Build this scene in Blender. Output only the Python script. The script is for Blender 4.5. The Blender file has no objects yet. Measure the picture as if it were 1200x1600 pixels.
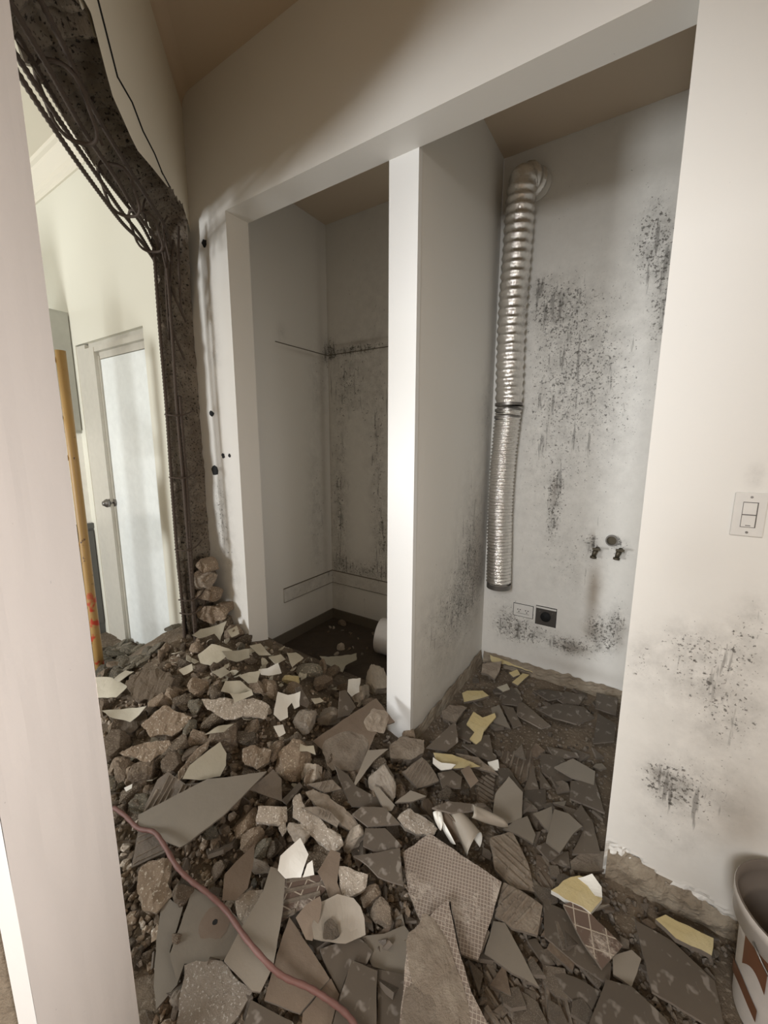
import bpy, bmesh, math, random
from mathutils import Vector, Matrix, noise
random.seed(7)
SC = bpy.context.scene
C = SC.collection
# ------------------------------------------------------------------ camera
F, PITCH, ROLL, YAW, H = 631.0, .1685, .0029, .5775, 1.5
_f0 = Vector((-math.sin(YAW), math.cos(YAW), 0)); _r0 = Vector((math.cos(YAW), math.sin(YAW), 0)); _z = Vector((0, 0, 1))
FW = _f0*math.cos(PITCH) - _z*math.sin(PITCH); _u0 = _z*math.cos(PITCH) + _f0*math.sin(PITCH)
RT = _r0*math.cos(ROLL) + _u0*math.sin(ROLL); UP = -_r0*math.sin(ROLL) + _u0*math.cos(ROLL)
EYE = Vector((0, 0, H))
cam = bpy.data.cameras.new('camera'); co = bpy.data.objects.new('camera', cam); C.objects.link(co)
cam.sensor_fit = 'VERTICAL'; cam.sensor_height = 36; cam.lens = 36*F/1600; cam.clip_start = .02
co.matrix_world = Matrix(((RT.x, UP.x, -FW.x, 0), (RT.y, UP.y, -FW.y, 0), (RT.z, UP.z, -FW.z, H), (0, 0, 0, 1)))
SC.camera = co
# ------------------------------------------------------------------ world, lights, exposure
w = bpy.data.worlds.new('world'); SC.world = w; w.use_nodes = True
bg = w.node_tree.nodes['Background']; bg.inputs[0].default_value = (1, .97, .92, 1); bg.inputs[1].default_value = .3
SC.view_settings.view_transform = 'Standard'; SC.view_settings.look = 'None'
SC.view_settings.gamma = 1; SC.view_settings.use_curve_mapping = False; SC.view_settings.exposure = 0.0
def area(name, loc, to, sx, sy, power, col):
    l = bpy.data.lights.new(name, 'AREA'); l.shape = 'RECTANGLE'; l.size = sx; l.size_y = sy; l.energy = power; l.color = col
    o = bpy.data.objects.new(name, l); C.objects.link(o); o.location = loc
    o.rotation_euler = (Vector(to)-Vector(loc)).to_track_quat('-Z', 'Y').to_euler(); return o
area('high_window_daylight', (-.10, -2.45, 2.45), (-.35, 2.0, 1.9), .75, 1.2, 103, (.98, .99, 1))
area('window_daylight_other_room', (-3.5, -2.4, 1.05), (-1.7, 1.5, 1.45), .55, .8, 112, (.97, .99, 1))
area('kitchen_fill', (-4.6, -.6, 2.2), (-3.3, 1.4, 1.2), .8, .8, 20, (.95, .99, 1))  # added fill lamp that brightens the door, no window modelled for it
area('pier_fill', (1.40, .45, 1.25), (-.9, .2, 1.1), .6, 1.0, 7.5, (1, .96, .94)).data.spread = math.radians(75)  # added narrow fill lamp from the right, brightens the foreground pier face

# ------------------------------------------------------------------ pixel to place helpers (real depth planes)
def ray(x, y): return FW + RT*((x-600)/F) - UP*((y-800)/F)
def onz(x, y, z=0.): d = ray(x, y); return EYE + d*((z-H)/d.z)
def onx(x, y, X): d = ray(x, y); return EYE + d*(X/d.x)
def ony(x, y, Y): d = ray(x, y); return EYE + d*(Y/d.y)
def onplane(x, y, p, n): d = ray(x, y); return EYE + d*((p-EYE).dot(n)/d.dot(n))
def pxscale(p): return (p-EYE).dot(FW)/F
def nz(p, s=1., seed=0.): return noise.noise(Vector((p[0]*s+seed, p[1]*s+seed*1.7, p[2]*s-seed)))
def fbm(p, s=1., seed=0., o=4):
    a, t, f = 1, 0, s
    for _ in range(o): t += a*nz(p, f, seed); a *= .5; f *= 2.1
    return t
YF, YI, YB = 1.5, 1.645, 2.715       # front plane of niche wall, back of its beam, back wall
XP0, XP1 = -1.05, -.907              # partition
XJ, XR, XN = -1.968, -.003, -2.32    # left jamb, right jamb, niche left wall
ZS, ZN, ZC, ZF = 2.69, 3.2, 3.33, -.085
A0 = Vector((-2.28, 1.5, 0)); _a = math.radians(47)
DR = Vector((math.sin(_a), -math.cos(_a), 0)); WN = Vector((math.cos(_a), math.sin(_a), 0))
def wp(t, off, z): p = A0 + DR*t - WN*off; return Vector((p.x, p.y, z))

# ------------------------------------------------------------------ object helpers
def tag(o, label=None, cat=None, group=None, kind=None):
    if label: o['label'] = label
    if cat: o['category'] = cat
    if group: o['group'] = group
    if kind: o['kind'] = kind
    return o
def mesh_obj(name, verts, faces, mats, parent=None, fm=None, smooth=False, attrs=None):
    me = bpy.data.meshes.new(name); me.from_pydata([tuple(v) for v in verts], [], faces)
    if not isinstance(mats, (list, tuple)): mats = [mats]
    for m in mats: me.materials.append(m)
    if fm: me.polygons.foreach_set('material_index', fm)
    if smooth: me.polygons.foreach_set('use_smooth', [True]*len(me.polygons))
    if attrs:
        for k, vals in attrs.items():
            at = me.attributes.new(k, 'FLOAT', 'POINT'); at.data.foreach_set('value', vals)
    me.update()
    o = bpy.data.objects.new(name, me); C.objects.link(o)
    if parent: o.parent = parent
    return o
class MB:
    def __init__(s): s.v = []; s.f = []; s.m = []
    def quad(s, *p, m=0):
        i = len(s.v); s.v += [Vector(q) for q in p]; s.f.append(tuple(range(i, i+len(p)))); s.m.append(m)
    def box(s, a, b, m=0, M=None):
        x0, y0, z0 = a; x1, y1, z1 = b
        c = [Vector(q) for q in ((x0,y0,z0),(x1,y0,z0),(x1,y1,z0),(x0,y1,z0),(x0,y0,z1),(x1,y0,z1),(x1,y1,z1),(x0,y1,z1))]
        if M: c = [M @ q for q in c]
        i = len(s.v); s.v += c
        for f in ((0,3,2,1),(4,5,6,7),(0,1,5,4),(1,2,6,5),(2,3,7,6),(3,0,4,7)): s.f.append(tuple(i+k for k in f)); s.m.append(m)
    def surf(s, fn, nu, nv, m=0, flip=False):
        i = len(s.v)
        for b in range(nv+1):
            for a in range(nu+1): s.v.append(Vector(fn(a/nu, b/nv)))
        for b in range(nv):
            for a in range(nu):
                q = (i+b*(nu+1)+a, i+b*(nu+1)+a+1, i+(b+1)*(nu+1)+a+1, i+(b+1)*(nu+1)+a)
                s.f.append(q[::-1] if flip else q); s.m.append(m)
    def plane(s, p, u, v, step=.02, m=0):
        p, u, v = Vector(p), Vector(u), Vector(v)
        s.surf(lambda a, b: p+u*a+v*b, max(1, int(u.length/step)), max(1, int(v.length/step)), m)
    def tube(s, pts, r, n=8, cap=True, m=0):
        pts = [Vector(p) for p in pts]; i = len(s.v); prev = None
        for k, p in enumerate(pts):
            t = (pts[min(k+1, len(pts)-1)]-pts[max(k-1, 0)]).normalized()
            if prev is None:
                a = t.orthogonal().normalized()
            else:
                a = (prev - t*prev.dot(t)); a = a.normalized() if a.length > 1e-6 else t.orthogonal().normalized()
            prev = a; b = t.cross(a); rr = r(k) if callable(r) else r
            for q in range(n):
                th = 2*math.pi*q/n; s.v.append(p + (a*math.cos(th)+b*math.sin(th))*rr)
        for k in range(len(pts)-1):
            for q in range(n):
                s.f.append((i+k*n+q, i+k*n+(q+1) % n, i+(k+1)*n+(q+1) % n, i+(k+1)*n+q)); s.m.append(m)
        if cap:
            s.f.append(tuple(i+q for q in range(n))[::-1]); s.m.append(m)
            s.f.append(tuple(i+(len(pts)-1)*n+q for q in range(n))); s.m.append(m)
    def build(s, name, mats, parent=None, smooth=False, stain=None):
        attrs = None
        if stain:
            a = [stain(v) for v in s.v]; attrs = {'mold': [x[0] for x in a], 'rust': [x[1] for x in a]}
        return mesh_obj(name, s.v, s.f, mats, parent, s.m, smooth, attrs)
def spline(pts, n):
    out = []; P = [Vector(p) for p in pts]; L = len(P)-1
    for k in range(n+1):
        u = k/n*L; i = min(int(u), L-1); f = u-i
        a, b, c, d = P[max(i-1, 0)], P[i], P[i+1], P[min(i+2, L)]
        out.append(.5*((2*b)+(c-a)*f+(2*a-5*b+4*c-d)*f*f+(3*b-3*c+d-a)*f*f*f))
    return out
def empty(name, loc=(0, 0, 0)):
    o = bpy.data.objects.new(name, None); C.objects.link(o); o.location = loc; return o

# ------------------------------------------------------------------ materials
def newmat(name):
    m = bpy.data.materials.new(name); m.use_nodes = True; nt = m.node_tree
    return m, nt, nt.nodes['Principled BSDF']
def N(nt, t, **k):
    n = nt.nodes.new(t)
    for a, b in k.items():
        if a.startswith('i_'): n.inputs[int(a[2:])].default_value = b
        else: setattr(n, a, b)
    return n
def math_(nt, op, a, b=None, c=None, clamp=False):
    n = nt.nodes.new('ShaderNodeMath'); n.operation = op; n.use_clamp = clamp
    for k, x in enumerate((a, b, c)):
        if x is None: continue
        if isinstance(x, (int, float)): n.inputs[k].default_value = x
        else: nt.links.new(x, n.inputs[k])
    return n.outputs[0]
def mix_(nt, fac, a, b, mode='MIX'):
    n = nt.nodes.new('ShaderNodeMix'); n.data_type = 'RGBA'; n.blend_type = mode
    for s, x in ((n.inputs[0], fac), (n.inputs[6], a), (n.inputs[7], b)):
        if isinstance(x, tuple): s.default_value = x if len(x) == 4 else (*x, 1)
        elif isinstance(x, (int, float)): s.default_value = x
        else: nt.links.new(x, s)
    return n.outputs[2]
def noise_(nt, scale, detail=4, rough=.55, vec=None, stretch=None, obj=True):
    tc = nt.nodes.new('ShaderNodeTexCoord'); src = tc.outputs['Object']
    if stretch:
        mp = nt.nodes.new('ShaderNodeMapping'); mp.inputs['Scale'].default_value = stretch
        nt.links.new(src, mp.inputs[0]); src = mp.outputs[0]
    n = nt.nodes.new('ShaderNodeTexNoise'); n.inputs['Scale'].default_value = scale; n.inputs['Detail'].default_value = detail
    n.inputs['Roughness'].default_value = rough; nt.links.new(src, n.inputs['Vector'])
    return n.outputs[0]
def bump_(nt, h, bsdf, strength=.3, dist=.01):
    b = nt.nodes.new('ShaderNodeBump'); b.inputs['Strength'].default_value = strength; b.inputs['Distance'].default_value = dist
    nt.links.new(h, b.inputs['Height']); nt.links.new(b.outputs[0], bsdf.inputs['Normal'])
def paint(name, col, stained=False, rough=.55, tint=None):
    m, nt, b = newmat(name); b.inputs['Roughness'].default_value = rough
    big = noise_(nt, 1.3, 3); c = mix_(nt, math_(nt, 'MULTIPLY', big, .35), col, tint or tuple(x*y for x, y in zip(col, (.93, .90, .82))))
    if stained:
        mo = N(nt, 'ShaderNodeAttribute', attribute_name='mold').outputs['Fac']
        ru = N(nt, 'ShaderNodeAttribute', attribute_name='rust').outputs['Fac']
        c = mix_(nt, math_(nt, 'MULTIPLY', ru, math_(nt, 'ADD', .55, math_(nt, 'MULTIPLY', noise_(nt, 9, 4), .7)), clamp=True), c, (.25, .195, .14))
        # grey bloom
        hz = math_(nt, 'MULTIPLY', math_(nt, 'MULTIPLY', mo, math_(nt, 'SUBTRACT', noise_(nt, 14, 6, .7), .32)), 1.5, clamp=True)
        c = mix_(nt, hz, c, (.13, .12, .105))
        for sc, st, amt in ((100, None, .8), (52, None, .75), (36, (1, 1, .12), .5)):
            n = noise_(nt, sc, 3, .6, stretch=st)
            thr = math_(nt, 'SUBTRACT', .75, math_(nt, 'MULTIPLY', math_(nt, 'MINIMUM', mo, 1.0), .19))
            s = math_(nt, 'MULTIPLY', math_(nt, 'SUBTRACT', n, thr), 16, clamp=True)
            s = math_(nt, 'MULTIPLY', s, amt)
            c = mix_(nt, s, c, (.045, .038, .030))
    nt.links.new(c, b.inputs['Base Color'])
    bump_(nt, noise_(nt, 60, 3), b, .08, .004)
    return m
M = {}
M['wall'] = paint('painted_wall', (.75, .735, .70), True)
M['plain'] = paint('plain_paint', (.72, .68, .58))
M['pillar'] = paint('white_gloss_paint', (.80, .80, .79), False, .4)
M['cream'] = paint('cream_paint', (.71, .70, .61), False, .5)
M['pink'] = paint('foreground_paint', (.80, .745, .715), True, .5, (.76, .71, .66))
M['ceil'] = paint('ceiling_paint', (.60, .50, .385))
M['unseen'] = paint('dull_brown_wall', (.46, .34, .21))  # brown picked to warm the light bounced by the unseen walls
M['beam'] = paint('shaded_cream_paint', (.62, .56, .49))
def rocky(name, c1, c2, c3=None, scale=30, bump=.6, rough=.92, perobj=.35, speck=None):
    m, nt, b = newmat(name); b.inputs['Roughness'].default_value = rough
    c = mix_(nt, noise_(nt, scale, 6, .7), c1, c2)
    if c3:
        c = mix_(nt, math_(nt, 'MULTIPLY', math_(nt, 'SUBTRACT', noise_(nt, scale*.35, 4, .6), .45), 2.6, clamp=True), c, c3)
    if speck:
        c = mix_(nt, math_(nt, 'MULTIPLY', math_(nt, 'SUBTRACT', noise_(nt, scale*4, 2), .58), 12, clamp=True), c, speck)
    if perobj:
        oi = nt.nodes.new('ShaderNodeObjectInfo')
        v = math_(nt, 'ADD', 1-perobj, math_(nt, 'MULTIPLY', oi.outputs['Random'], perobj*2))
        hsv = nt.nodes.new('ShaderNodeHueSaturation'); nt.links.new(c, hsv.inputs['Color']); nt.links.new(v, hsv.inputs['Value']); c = hsv.outputs[0]
    nt.links.new(c, b.inputs['Base Color'])
    bump_(nt, math_(nt, 'ADD', noise_(nt, scale*2.2, 6, .75), noise_(nt, scale*.6, 3)), b, bump, .012)
    return m
M['concrete'] = rocky('broken_concrete', (.24, .20, .155), (.10, .08, .06), (.33, .29, .23), 22, .9, perobj=0, speck=(.02, .016, .012))
M['stone'] = rocky('concrete_rubble', (.34, .26, .185), (.16, .118, .082), None, 28, .9, speck=(.5, .44, .36))
M['darkstone'] = rocky('dark_rubble', (.19, .148, .105), (.09, .068, .048), None, 26, .9)
M['lightstone'] = rocky('pale_mortar', (.62, .55, .46), (.26, .20, .15), None, 34, 1., speck=(.8, .75, .68))
M['greystone'] = rocky('grey_rubble', (.25, .225, .17), (.125, .11, .083), None, 30, .8)
M['earth'] = rocky('rubble_dust', (.19, .145, .10), (.09, .067, .045), (.27, .21, .15), 18, 1., perobj=0, speck=(.30, .25, .19))
M['tile'] = rocky('tile_face', (.098, .079, .060), (.070, .055, .041), (.132, .107, .082), 6, .12, .6, .22, speck=(.20, .175, .15))
M['slate'] = rocky('grey_tile_face', (.215, .188, .152), (.17, .147, .118), (.25, .22, .178), 5, .12, .6, .15)
M['tan'] = rocky('brown_tile_face', (.165, .123, .088), (.108, .078, .055), (.22, .17, .125), 9, .3, .8, .12)
M['edge'] = rocky('tile_edge', (.26, .22, .18), (.17, .14, .112), None, 40, .6, .85, .15)
M['mortar'] = rocky('dry_mortar', (.34, .28, .22), (.20, .16, .12), (.42, .36, .29), 40, 1., .95, .2)
M['flake'] = rocky('paint_flake', (.47, .435, .345), (.38, .345, .27), (.55, .515, .42), 7, .25, .6, .16)
M['white'] = rocky('white_flake', (.80, .79, .74), (.72, .70, .64), None, 9, .1, .4, .05)
M['yellow'] = rocky('yellow_backing', (.56, .46, .24), (.42, .34, .17), (.62, .54, .34), 14, .5, .9, .15)
M['beige'] = rocky('beige_ceramic', (.33, .29, .24), (.27, .235, .19), None, 6, .12, .5, .1)
for _k, _a in (('stone', ((.34, .26, .185), (.15, .108, .075))), ('darkstone', ((.21, .163, .115), (.085, .064, .045))), ('lightstone', ((.62, .55, .46), (.26, .20, .15))), ('greystone', ((.25, .225, .17), (.12, .105, .08))), ('mortar', ((.34, .28, .22), (.18, .14, .105)))):
    M[_k+'_l'] = rocky(_k+'_lump', *_a, None, 2.4, 1., speck=(.5, .42, .32))
def gridback(name, c1, c2, freq, ms=.12):
    m, nt, b = newmat(name); b.inputs['Roughness'].default_value = .85
    tc = nt.nodes.new('ShaderNodeTexCoord')
    mp = nt.nodes.new('ShaderNodeMapping'); mp.inputs['Scale'].default_value = (freq,)*3; mp.inputs['Rotation'].default_value = (0, 0, .5)
    nt.links.new(tc.outputs['Object'], mp.inputs[0])
    br = nt.nodes.new('ShaderNodeTexBrick'); br.offset = 0; br.inputs['Scale'].default_value = 1
    br.inputs['Mortar Size'].default_value = ms; br.inputs['Brick Width'].default_value = 1; br.inputs['Row Height'].default_value = 1
    br.inputs['Mortar Smooth'].default_value = .4
    nt.links.new(mp.outputs[0], br.inputs['Vector'])
    c = mix_(nt, br.outputs['Fac'], c1, c2)
    pt = math_(nt, 'MULTIPLY', math_(nt, 'SUBTRACT', noise_(nt, 9, 6, .7), .53), 9, clamp=True)
    c = mix_(nt, pt, c, (.44, .38, .32))
    nt.links.new(c, b.inputs['Base Color'])
    h = math_(nt, 'ADD', math_(nt, 'MULTIPLY', br.outputs['Fac'], .5), math_(nt, 'MULTIPLY', pt, math_(nt, 'ADD', .7, noise_(nt, 90, 4))))
    bump_(nt, h, b, .6, .006); return m
M['grid'] = gridback('tile_back_grid', (.21, .165, .135), (.40, .345, .29), 95)
M['grid2'] = gridback('tile_back_coarse_grid', (.125, .085, .065), (.42, .36, .29), 22, .05)
def simple(name, col, rough=.5, metal=0., bump=None, spec=None):
    m, nt, b = newmat(name); b.inputs['Roughness'].default_value = rough; b.inputs['Metallic'].default_value = metal
    c = mix_(nt, noise_(nt, 20, 4), col, tuple(x*.82 for x in col)); nt.links.new(c, b.inputs['Base Color'])
    if bump: bump_(nt, noise_(nt, bump[0], 5, .7), b, bump[1], bump[2])
    return m
M['foil'] = simple('aluminium_foil', (.90, .88, .85), .2, 1., (34, .7, .008))
M['steel'] = simple('dull_steel', (.25, .24, .225), .4, .9)
M['brass'] = simple('tarnished_brass', (.10, .085, .06), .5, .8)
M['rebar'] = simple('rusty_rebar', (.085, .062, .047), .75, .3, (150, .6, .003))
M['black'] = simple('black_cloth', (.012, .012, .014), .9)
M['dark'] = simple('dark_hole', (.006, .006, .006), .8)
M['plastic'] = simple('white_plastic', (.74, .72, .68), .4)
M['greyplastic'] = simple('grey_plastic', (.42, .40, .37), .45)
M['metalplate'] = simple('dark_metal_plate', (.16, .15, .14), .35, .7)
M['bucket'] = simple('bucket_plastic', (.62, .575, .53), .45, 0, (30, .3, .003))
M['bucketin'] = simple('dark_bucket_inside', (.15, .125, .105), .8)  # inside is much darker than the shell
M['bstain'] = simple('brown_spill', (.14, .06, .03), .5)
M['cable'] = simple('red_brown_cable', (.175, .082, .068), .6, 0, (60, .5, .003))
M['door'] = simple('white_door_paint', (.90, .94, .92), .18)
M['frame'] = simple('door_frame_paint', (.60, .575, .50), .5)
M['cab'] = simple('grey_cabinet', (.42, .42, .365), .5)
M['cabdark'] = simple('dark_grey_cabinet', (.11, .11, .10), .5)
M['splash'] = simple('glossy_backsplash', (.93, .92, .86), .15)
M['skirt'] = simple('brown_skirting', (.15, .125, .095), .6)
M['bfloor'] = rocky('dusty_floor', (.17, .13, .095), (.085, .064, .047), (.25, .195, .145), 9, .9, .9, 0)
M['darkfloor'] = rocky('dark_dirty_floor', (.085, .062, .042), (.045, .032, .022), None, 12, .7, .9, 0)
M['baremortar'] = rocky('bare_plaster', (.36, .30, .225), (.16, .12, .08), (.48, .42, .33), 16, 1., .95, 0)
def pole_mat():
    m, nt, b = newmat('yellow_scaffold_paint'); b.inputs['Roughness'].default_value = .5
    c = mix_(nt, noise_(nt, 8, 4), (.42, .25, .07), (.34, .22, .09))
    s = math_(nt, 'MULTIPLY', math_(nt, 'SUBTRACT', noise_(nt, 26, 4, .7), .63), 12, clamp=True)
    c = mix_(nt, s, c, (.07, .03, .018))
    sep = nt.nodes.new('ShaderNodeSeparateXYZ'); tc = nt.nodes.new('ShaderNodeTexCoord'); nt.links.new(tc.outputs['Object'], sep.inputs[0])
    low = math_(nt, 'MULTIPLY', math_(nt, 'SUBTRACT', .75, sep.outputs[2]), 5, clamp=True)
    r = math_(nt, 'MULTIPLY', low, math_(nt, 'MULTIPLY', math_(nt, 'SUBTRACT', noise_(nt, 13, 2), .52), 18, clamp=True))
    c = mix_(nt, math_(nt, 'MINIMUM', r, 1.), c, (.42, .04, .015)); nt.links.new(c, b.inputs['Base Color']); return m
M['scaffold'] = pole_mat()

# ------------------------------------------------------------------ stain maps (real mould and damp marks on the walls)
def stains(plane, val, spots, rusts=(), base=0.):
    f = {'y': ony, 'x': onx}[plane]
    S = []
    for lst in (spots, rusts):
        out = []
        for (x, y, rx, ry, s) in lst:
            p = f(x, y, val); k = pxscale(p)
            px = f(x+rx, y, val); hz = (px-p).length; vz = ry*k
            out.append((p, hz, vz, s))
        S.append(out)
    def fn(v):
        r = []
        for lst in S:
            t = 0.
            for p, hz, vz, s in lst:
                dh = ((v.x-p.x)**2+(v.y-p.y)**2)/hz**2; dv = (v.z-p.z)**2/vz**2
                e = dh+dv
                if e < 6: t += s*math.exp(-e)
            r.append(t)
        return r[0]+base, min(r[1], 1.)
    return fn
st_back = stains('y', YB, [(870, 480, 45, 35, .9), (845, 445, 20, 15, .6), (900, 560, 90, 110, .55), (1020, 370, 28, 60, 1.1), (1035, 460, 16, 80, .8), (860, 700, 70, 170, .5), (960, 640, 60, 150, .35),
    (890, 1010, 28, 14, 1.4), (930, 985, 18, 30, 1.2), (950, 1000, 16, 25, .9), (815, 985, 42, 22, 1.1), (790, 960, 20, 40, .5), (965, 975, 14, 30, 1.), (865, 800, 8, 40, 1.), (925, 850, 8, 14, 1.2), (968, 855, 12, 12, 1.2), (900, 880, 60, 60, .35), (870, 760, 9, 20, .7)],
    [(927, 925, 11, 45, .85), (895, 1012, 22, 10, .7), (925, 985, 18, 22, .5), (866, 770, 4, 22, .5), (925, 845, 3, 16, .7), (970, 990, 10, 28, .35), (900, 1045, 80, 10, .3)], .10)
st_part = stains('x', XP1, [(738, 850, 20, 110, .8), (700, 1000, 40, 80, .42), (762, 640, 12, 70, .5), (720, 930, 40, 60, .6)], [(745, 900, 14, 120, .5), (700, 1010, 18, 60, .2), (690, 1090, 30, 12, .35)])
st_front = stains('y', YF, [(345, 800, 14, 75, .95), (333, 540, 10, 70, .6), (322, 440, 6, 40, .5), (365, 900, 14, 60, .5), (1040, 1225, 35, 32, 1.15), (1030, 1210, 20, 16, .6), (1090, 1060, 90, 55, .5), (1160, 1010, 50, 50, .62),
    (1180, 745, 14, 20, .62), (1095, 1240, 80, 60, .55), (1040, 1300, 60, 50, .45), (1150, 1130, 60, 60, .5), (1075, 1000, 40, 30, .62), (1080, 1090, 140, 130, .28), (1120, 1240, 90, 90, .12), (1000, 1030, 20, 40, .5), (1180, 960, 25, 40, .5)],
    [(1165, 1290, 45, 70, .5), (1110, 1400, 90, 40, .2), (340, 930, 12, 40, .3), (1085, 870, 50, 60, .10), (960, 870, 6, 30, .1)])
st_niche = stains('y', 2.7, [(530, 800, 14, 150, .9), (545, 600, 26, 50, .7), (590, 720, 16, 160, .6), (516, 548, 9, 14, 1.6), (560, 890, 50, 16, .9), (560, 545, 40, 8, .7), (600, 850, 16, 60, .7), (580, 560, 60, 200, .3)], [(514, 700, 3, 250, .4), (560, 535, 50, 3, .5), (560, 912, 60, 3, .4)])
st_nleft = stains('x', XN, [(495, 800, 14, 120, .62), (500, 600, 14, 60, .55), (512, 552, 8, 20, 1.2), (470, 990, 40, 20, .4), (440, 520, 6, 12, .6)], [(505, 700, 4, 250, .35), (475, 552, 30, 3, .3)])
_w = {}
def st_fore(v): return (0., 0.)

# ------------------------------------------------------------------ room shell
# niche-side wall: front with strip, beam, right part; jamb, soffit
b = MB()
b.plane((-2.345, YF, -.09), (XJ+2.345, 0, 0), (0, 0, ZC+.12), .018)
b.plane((XJ, YF, ZS), (XR-XJ, 0, 0), (0, 0, ZC-ZS+.03), .06)
def rw(u, v):   # right wall with the chipped plaster strip at its foot
    x = XR + u*1.45; z = -.09 + v**1.35*(ZC+.12)
    edge = .015 + .015*math.sin(x*9) + .03*nz((x, 0, 0), 9, 3) + .015*nz((x, 0, 0), 40, 3) + (.05*max(0, 1-(x-XR)/.22))
    y = YF
    if z < edge: y += .014 + .016*fbm((x, 2, z), 22, 5)
    elif z < edge+.012: y -= .001
    if u == 0: y = YF
    return (x, y, z)
b.surf(rw, 110, 190)
b.plane((XJ, YF, -.09), (0, YI-YF, 0), (0, 0, ZS+.09), .05)                    # left reveal
b.plane((XR, YI, -.09), (0, YF-YI, 0), (0, 0, ZS+.09), .05)                    # right reveal
b.plane((XJ, YF, ZS), (0, YI-YF, 0), (XR-XJ, 0, 0), .1)                        # soffit
b.plane((XJ, YI, -.09), (XN-XJ, 0, 0), (0, 0, ZN+.1), .2)                      # back of strip
b.plane((XR, YI, ZS), (XJ-XR, 0, 0), (0, 0, ZN-ZS+.02), .2)
tag(b.build('wall_front', M['wall'], stain=lambda v: st_front(v) if v.y < YF+.05 else (0, 0)), 'cream wall with wide niche opening and damp stained right side', kind='structure')
# bare plaster strip under the right wall
b = MB()
b.surf(lambda u, v: (XR+.01+u*1.4, YF-.004+.010*fbm((u*1.4, 1, v*.1), 30, 2)+(.0 if v < .6 else (v-.6)*.05), -.09+v*(.10+.03*nz((u*8, 0, 0), 2, 9)+.05*max(0, 1-u*6))), 180, 16)
tag(b.build('trim_1', M['baremortar']), 'chipped bare plaster strip along the foot of the right wall', kind='structure')
b = MB(); b.plane((XP1+.02, YB, ZF), (.925, 0, 0), (0, 0, ZN+.1), .014); b.plane((XP1-.0, YB+.001, ZF), (.03, 0, 0), (0, 0, ZN+.1), .05)
tag(b.build('wall_back', M['wall'], stain=st_back), 'mould speckled back wall of the right alcove', kind='structure')
b = MB(); b.plane((XN, 2.70, ZF), (XP0-XN, 0, 0), (0, 0, ZN+.1), .016)
tag(b.build('wall_back_niche', M['wall'], stain=st_niche), 'mould streaked back wall of the left niche', kind='structure')
b = MB(); b.plane((XN, YI, ZF), (0, 2.70-YI, 0), (0, 0, ZN+.1), .018)
tag(b.build('wall_left_niche', M['wall'], stain=st_nleft), 'shaded left wall of the dark niche', kind='structure')
b = MB(); b.plane((XR+.022, YB, ZF), (0, YI-YB, 0), (0, 0, ZN+.1), .05)
tag(b.build('wall_right_alcove', M['wall'], stain=lambda v: (.4, 0)), kind='structure')
# partition with white end
b = MB()
b.plane((XP1, YI, ZF), (0, YB-YI, 0), (0, 0, ZN+.1), .016)
b.plane((XP0, YB, ZF), (0, YI-YB, 0), (0, 0, ZN+.1), .1)
tag(b.build('wall_partition', M['wall'], stain=lambda v: st_part(v) if v.x > -1 else (0, 0)), 'partition wall between niche and alcove with grey damp smears', kind='structure')
b = MB(); b.box((XP0, YI-.001, ZF), (XP1+.0015, YI+.03, ZS+.3))
tag(b.build('trim_2', M['pillar']), 'bright white end face of the partition wall', kind='structure')
# broken plaster skirting line at partition foot
b = MB()
b.surf(lambda u, v: (XP1+.004+.014*(1-v)+.006*fbm((u, v, 0), 20, 4), YI+.01+u*1.04, ZF+v*(.09+.02*nz((u*6, 0, 0), 2, 1))), 60, 8)
b.surf(lambda u, v: (XP1+.02+u*.9, YB-.006-.016*(1-v)-.008*fbm((u, v, 5), 20, 4), ZF+v*(.085+.02*nz((u*9, 0, 0), 2, 7))), 60, 8)
tag(b.build('baseboard_alcove', M['baremortar']), 'torn plaster line where the alcove skirting was removed', kind='structure')
# niche skirting
b = MB(); b.box((XN, YI, ZF), (XN+.012, 2.70, .0)); tag(b.build('baseboard_left', M['skirt']), kind='structure')
b = MB(); b.box((XN, 2.688, ZF), (XP0, 2.70, .0)); tag(b.build('baseboard_back', M['skirt']), kind='structure')
# ledger strips on the niche walls
z1, z2 = onx(513, 893, XN).z, onx(513, 911, XN).z
b = MB(); y0 = onx(443, 930, XN).y
b.box((XN, y0, z2), (XN+.010, 2.70, z1)); b.box((XN, 2.69, z2), (XP0, 2.70, z1))
tag(b.build('trim_3', M['wall'], stain=lambda v: (.5, .1)), 'painted support strip low on the niche walls', kind='structure')
b = MB()
for zz in (z1, z2-.004): b.box((XN, y0, zz), (XN+.0115, 2.70, zz+.004)); b.box((XN, 2.6885, zz), (XP0, 2.70, zz+.004))
tag(b.build('trim_12', M['skirt']), 'dark shade lines drawn along the edges of the painted support strip', kind='structure')  # dark strips stand in for the shade at the support strip's edges
zt = onx(512, 556, XN).z
b = MB(); y1 = onx(430, 540, XN).y
b.box((XN, y1, zt-.002), (XN+.005, 2.70, zt+.003), 0); b.box((XN, 2.695, zt+.0), (XP0, 2.70, zt+.005))
tag(b.build('trim_4', M['skirt']), 'thin dark scar line of a removed shelf in the niche', kind='structure')
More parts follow.
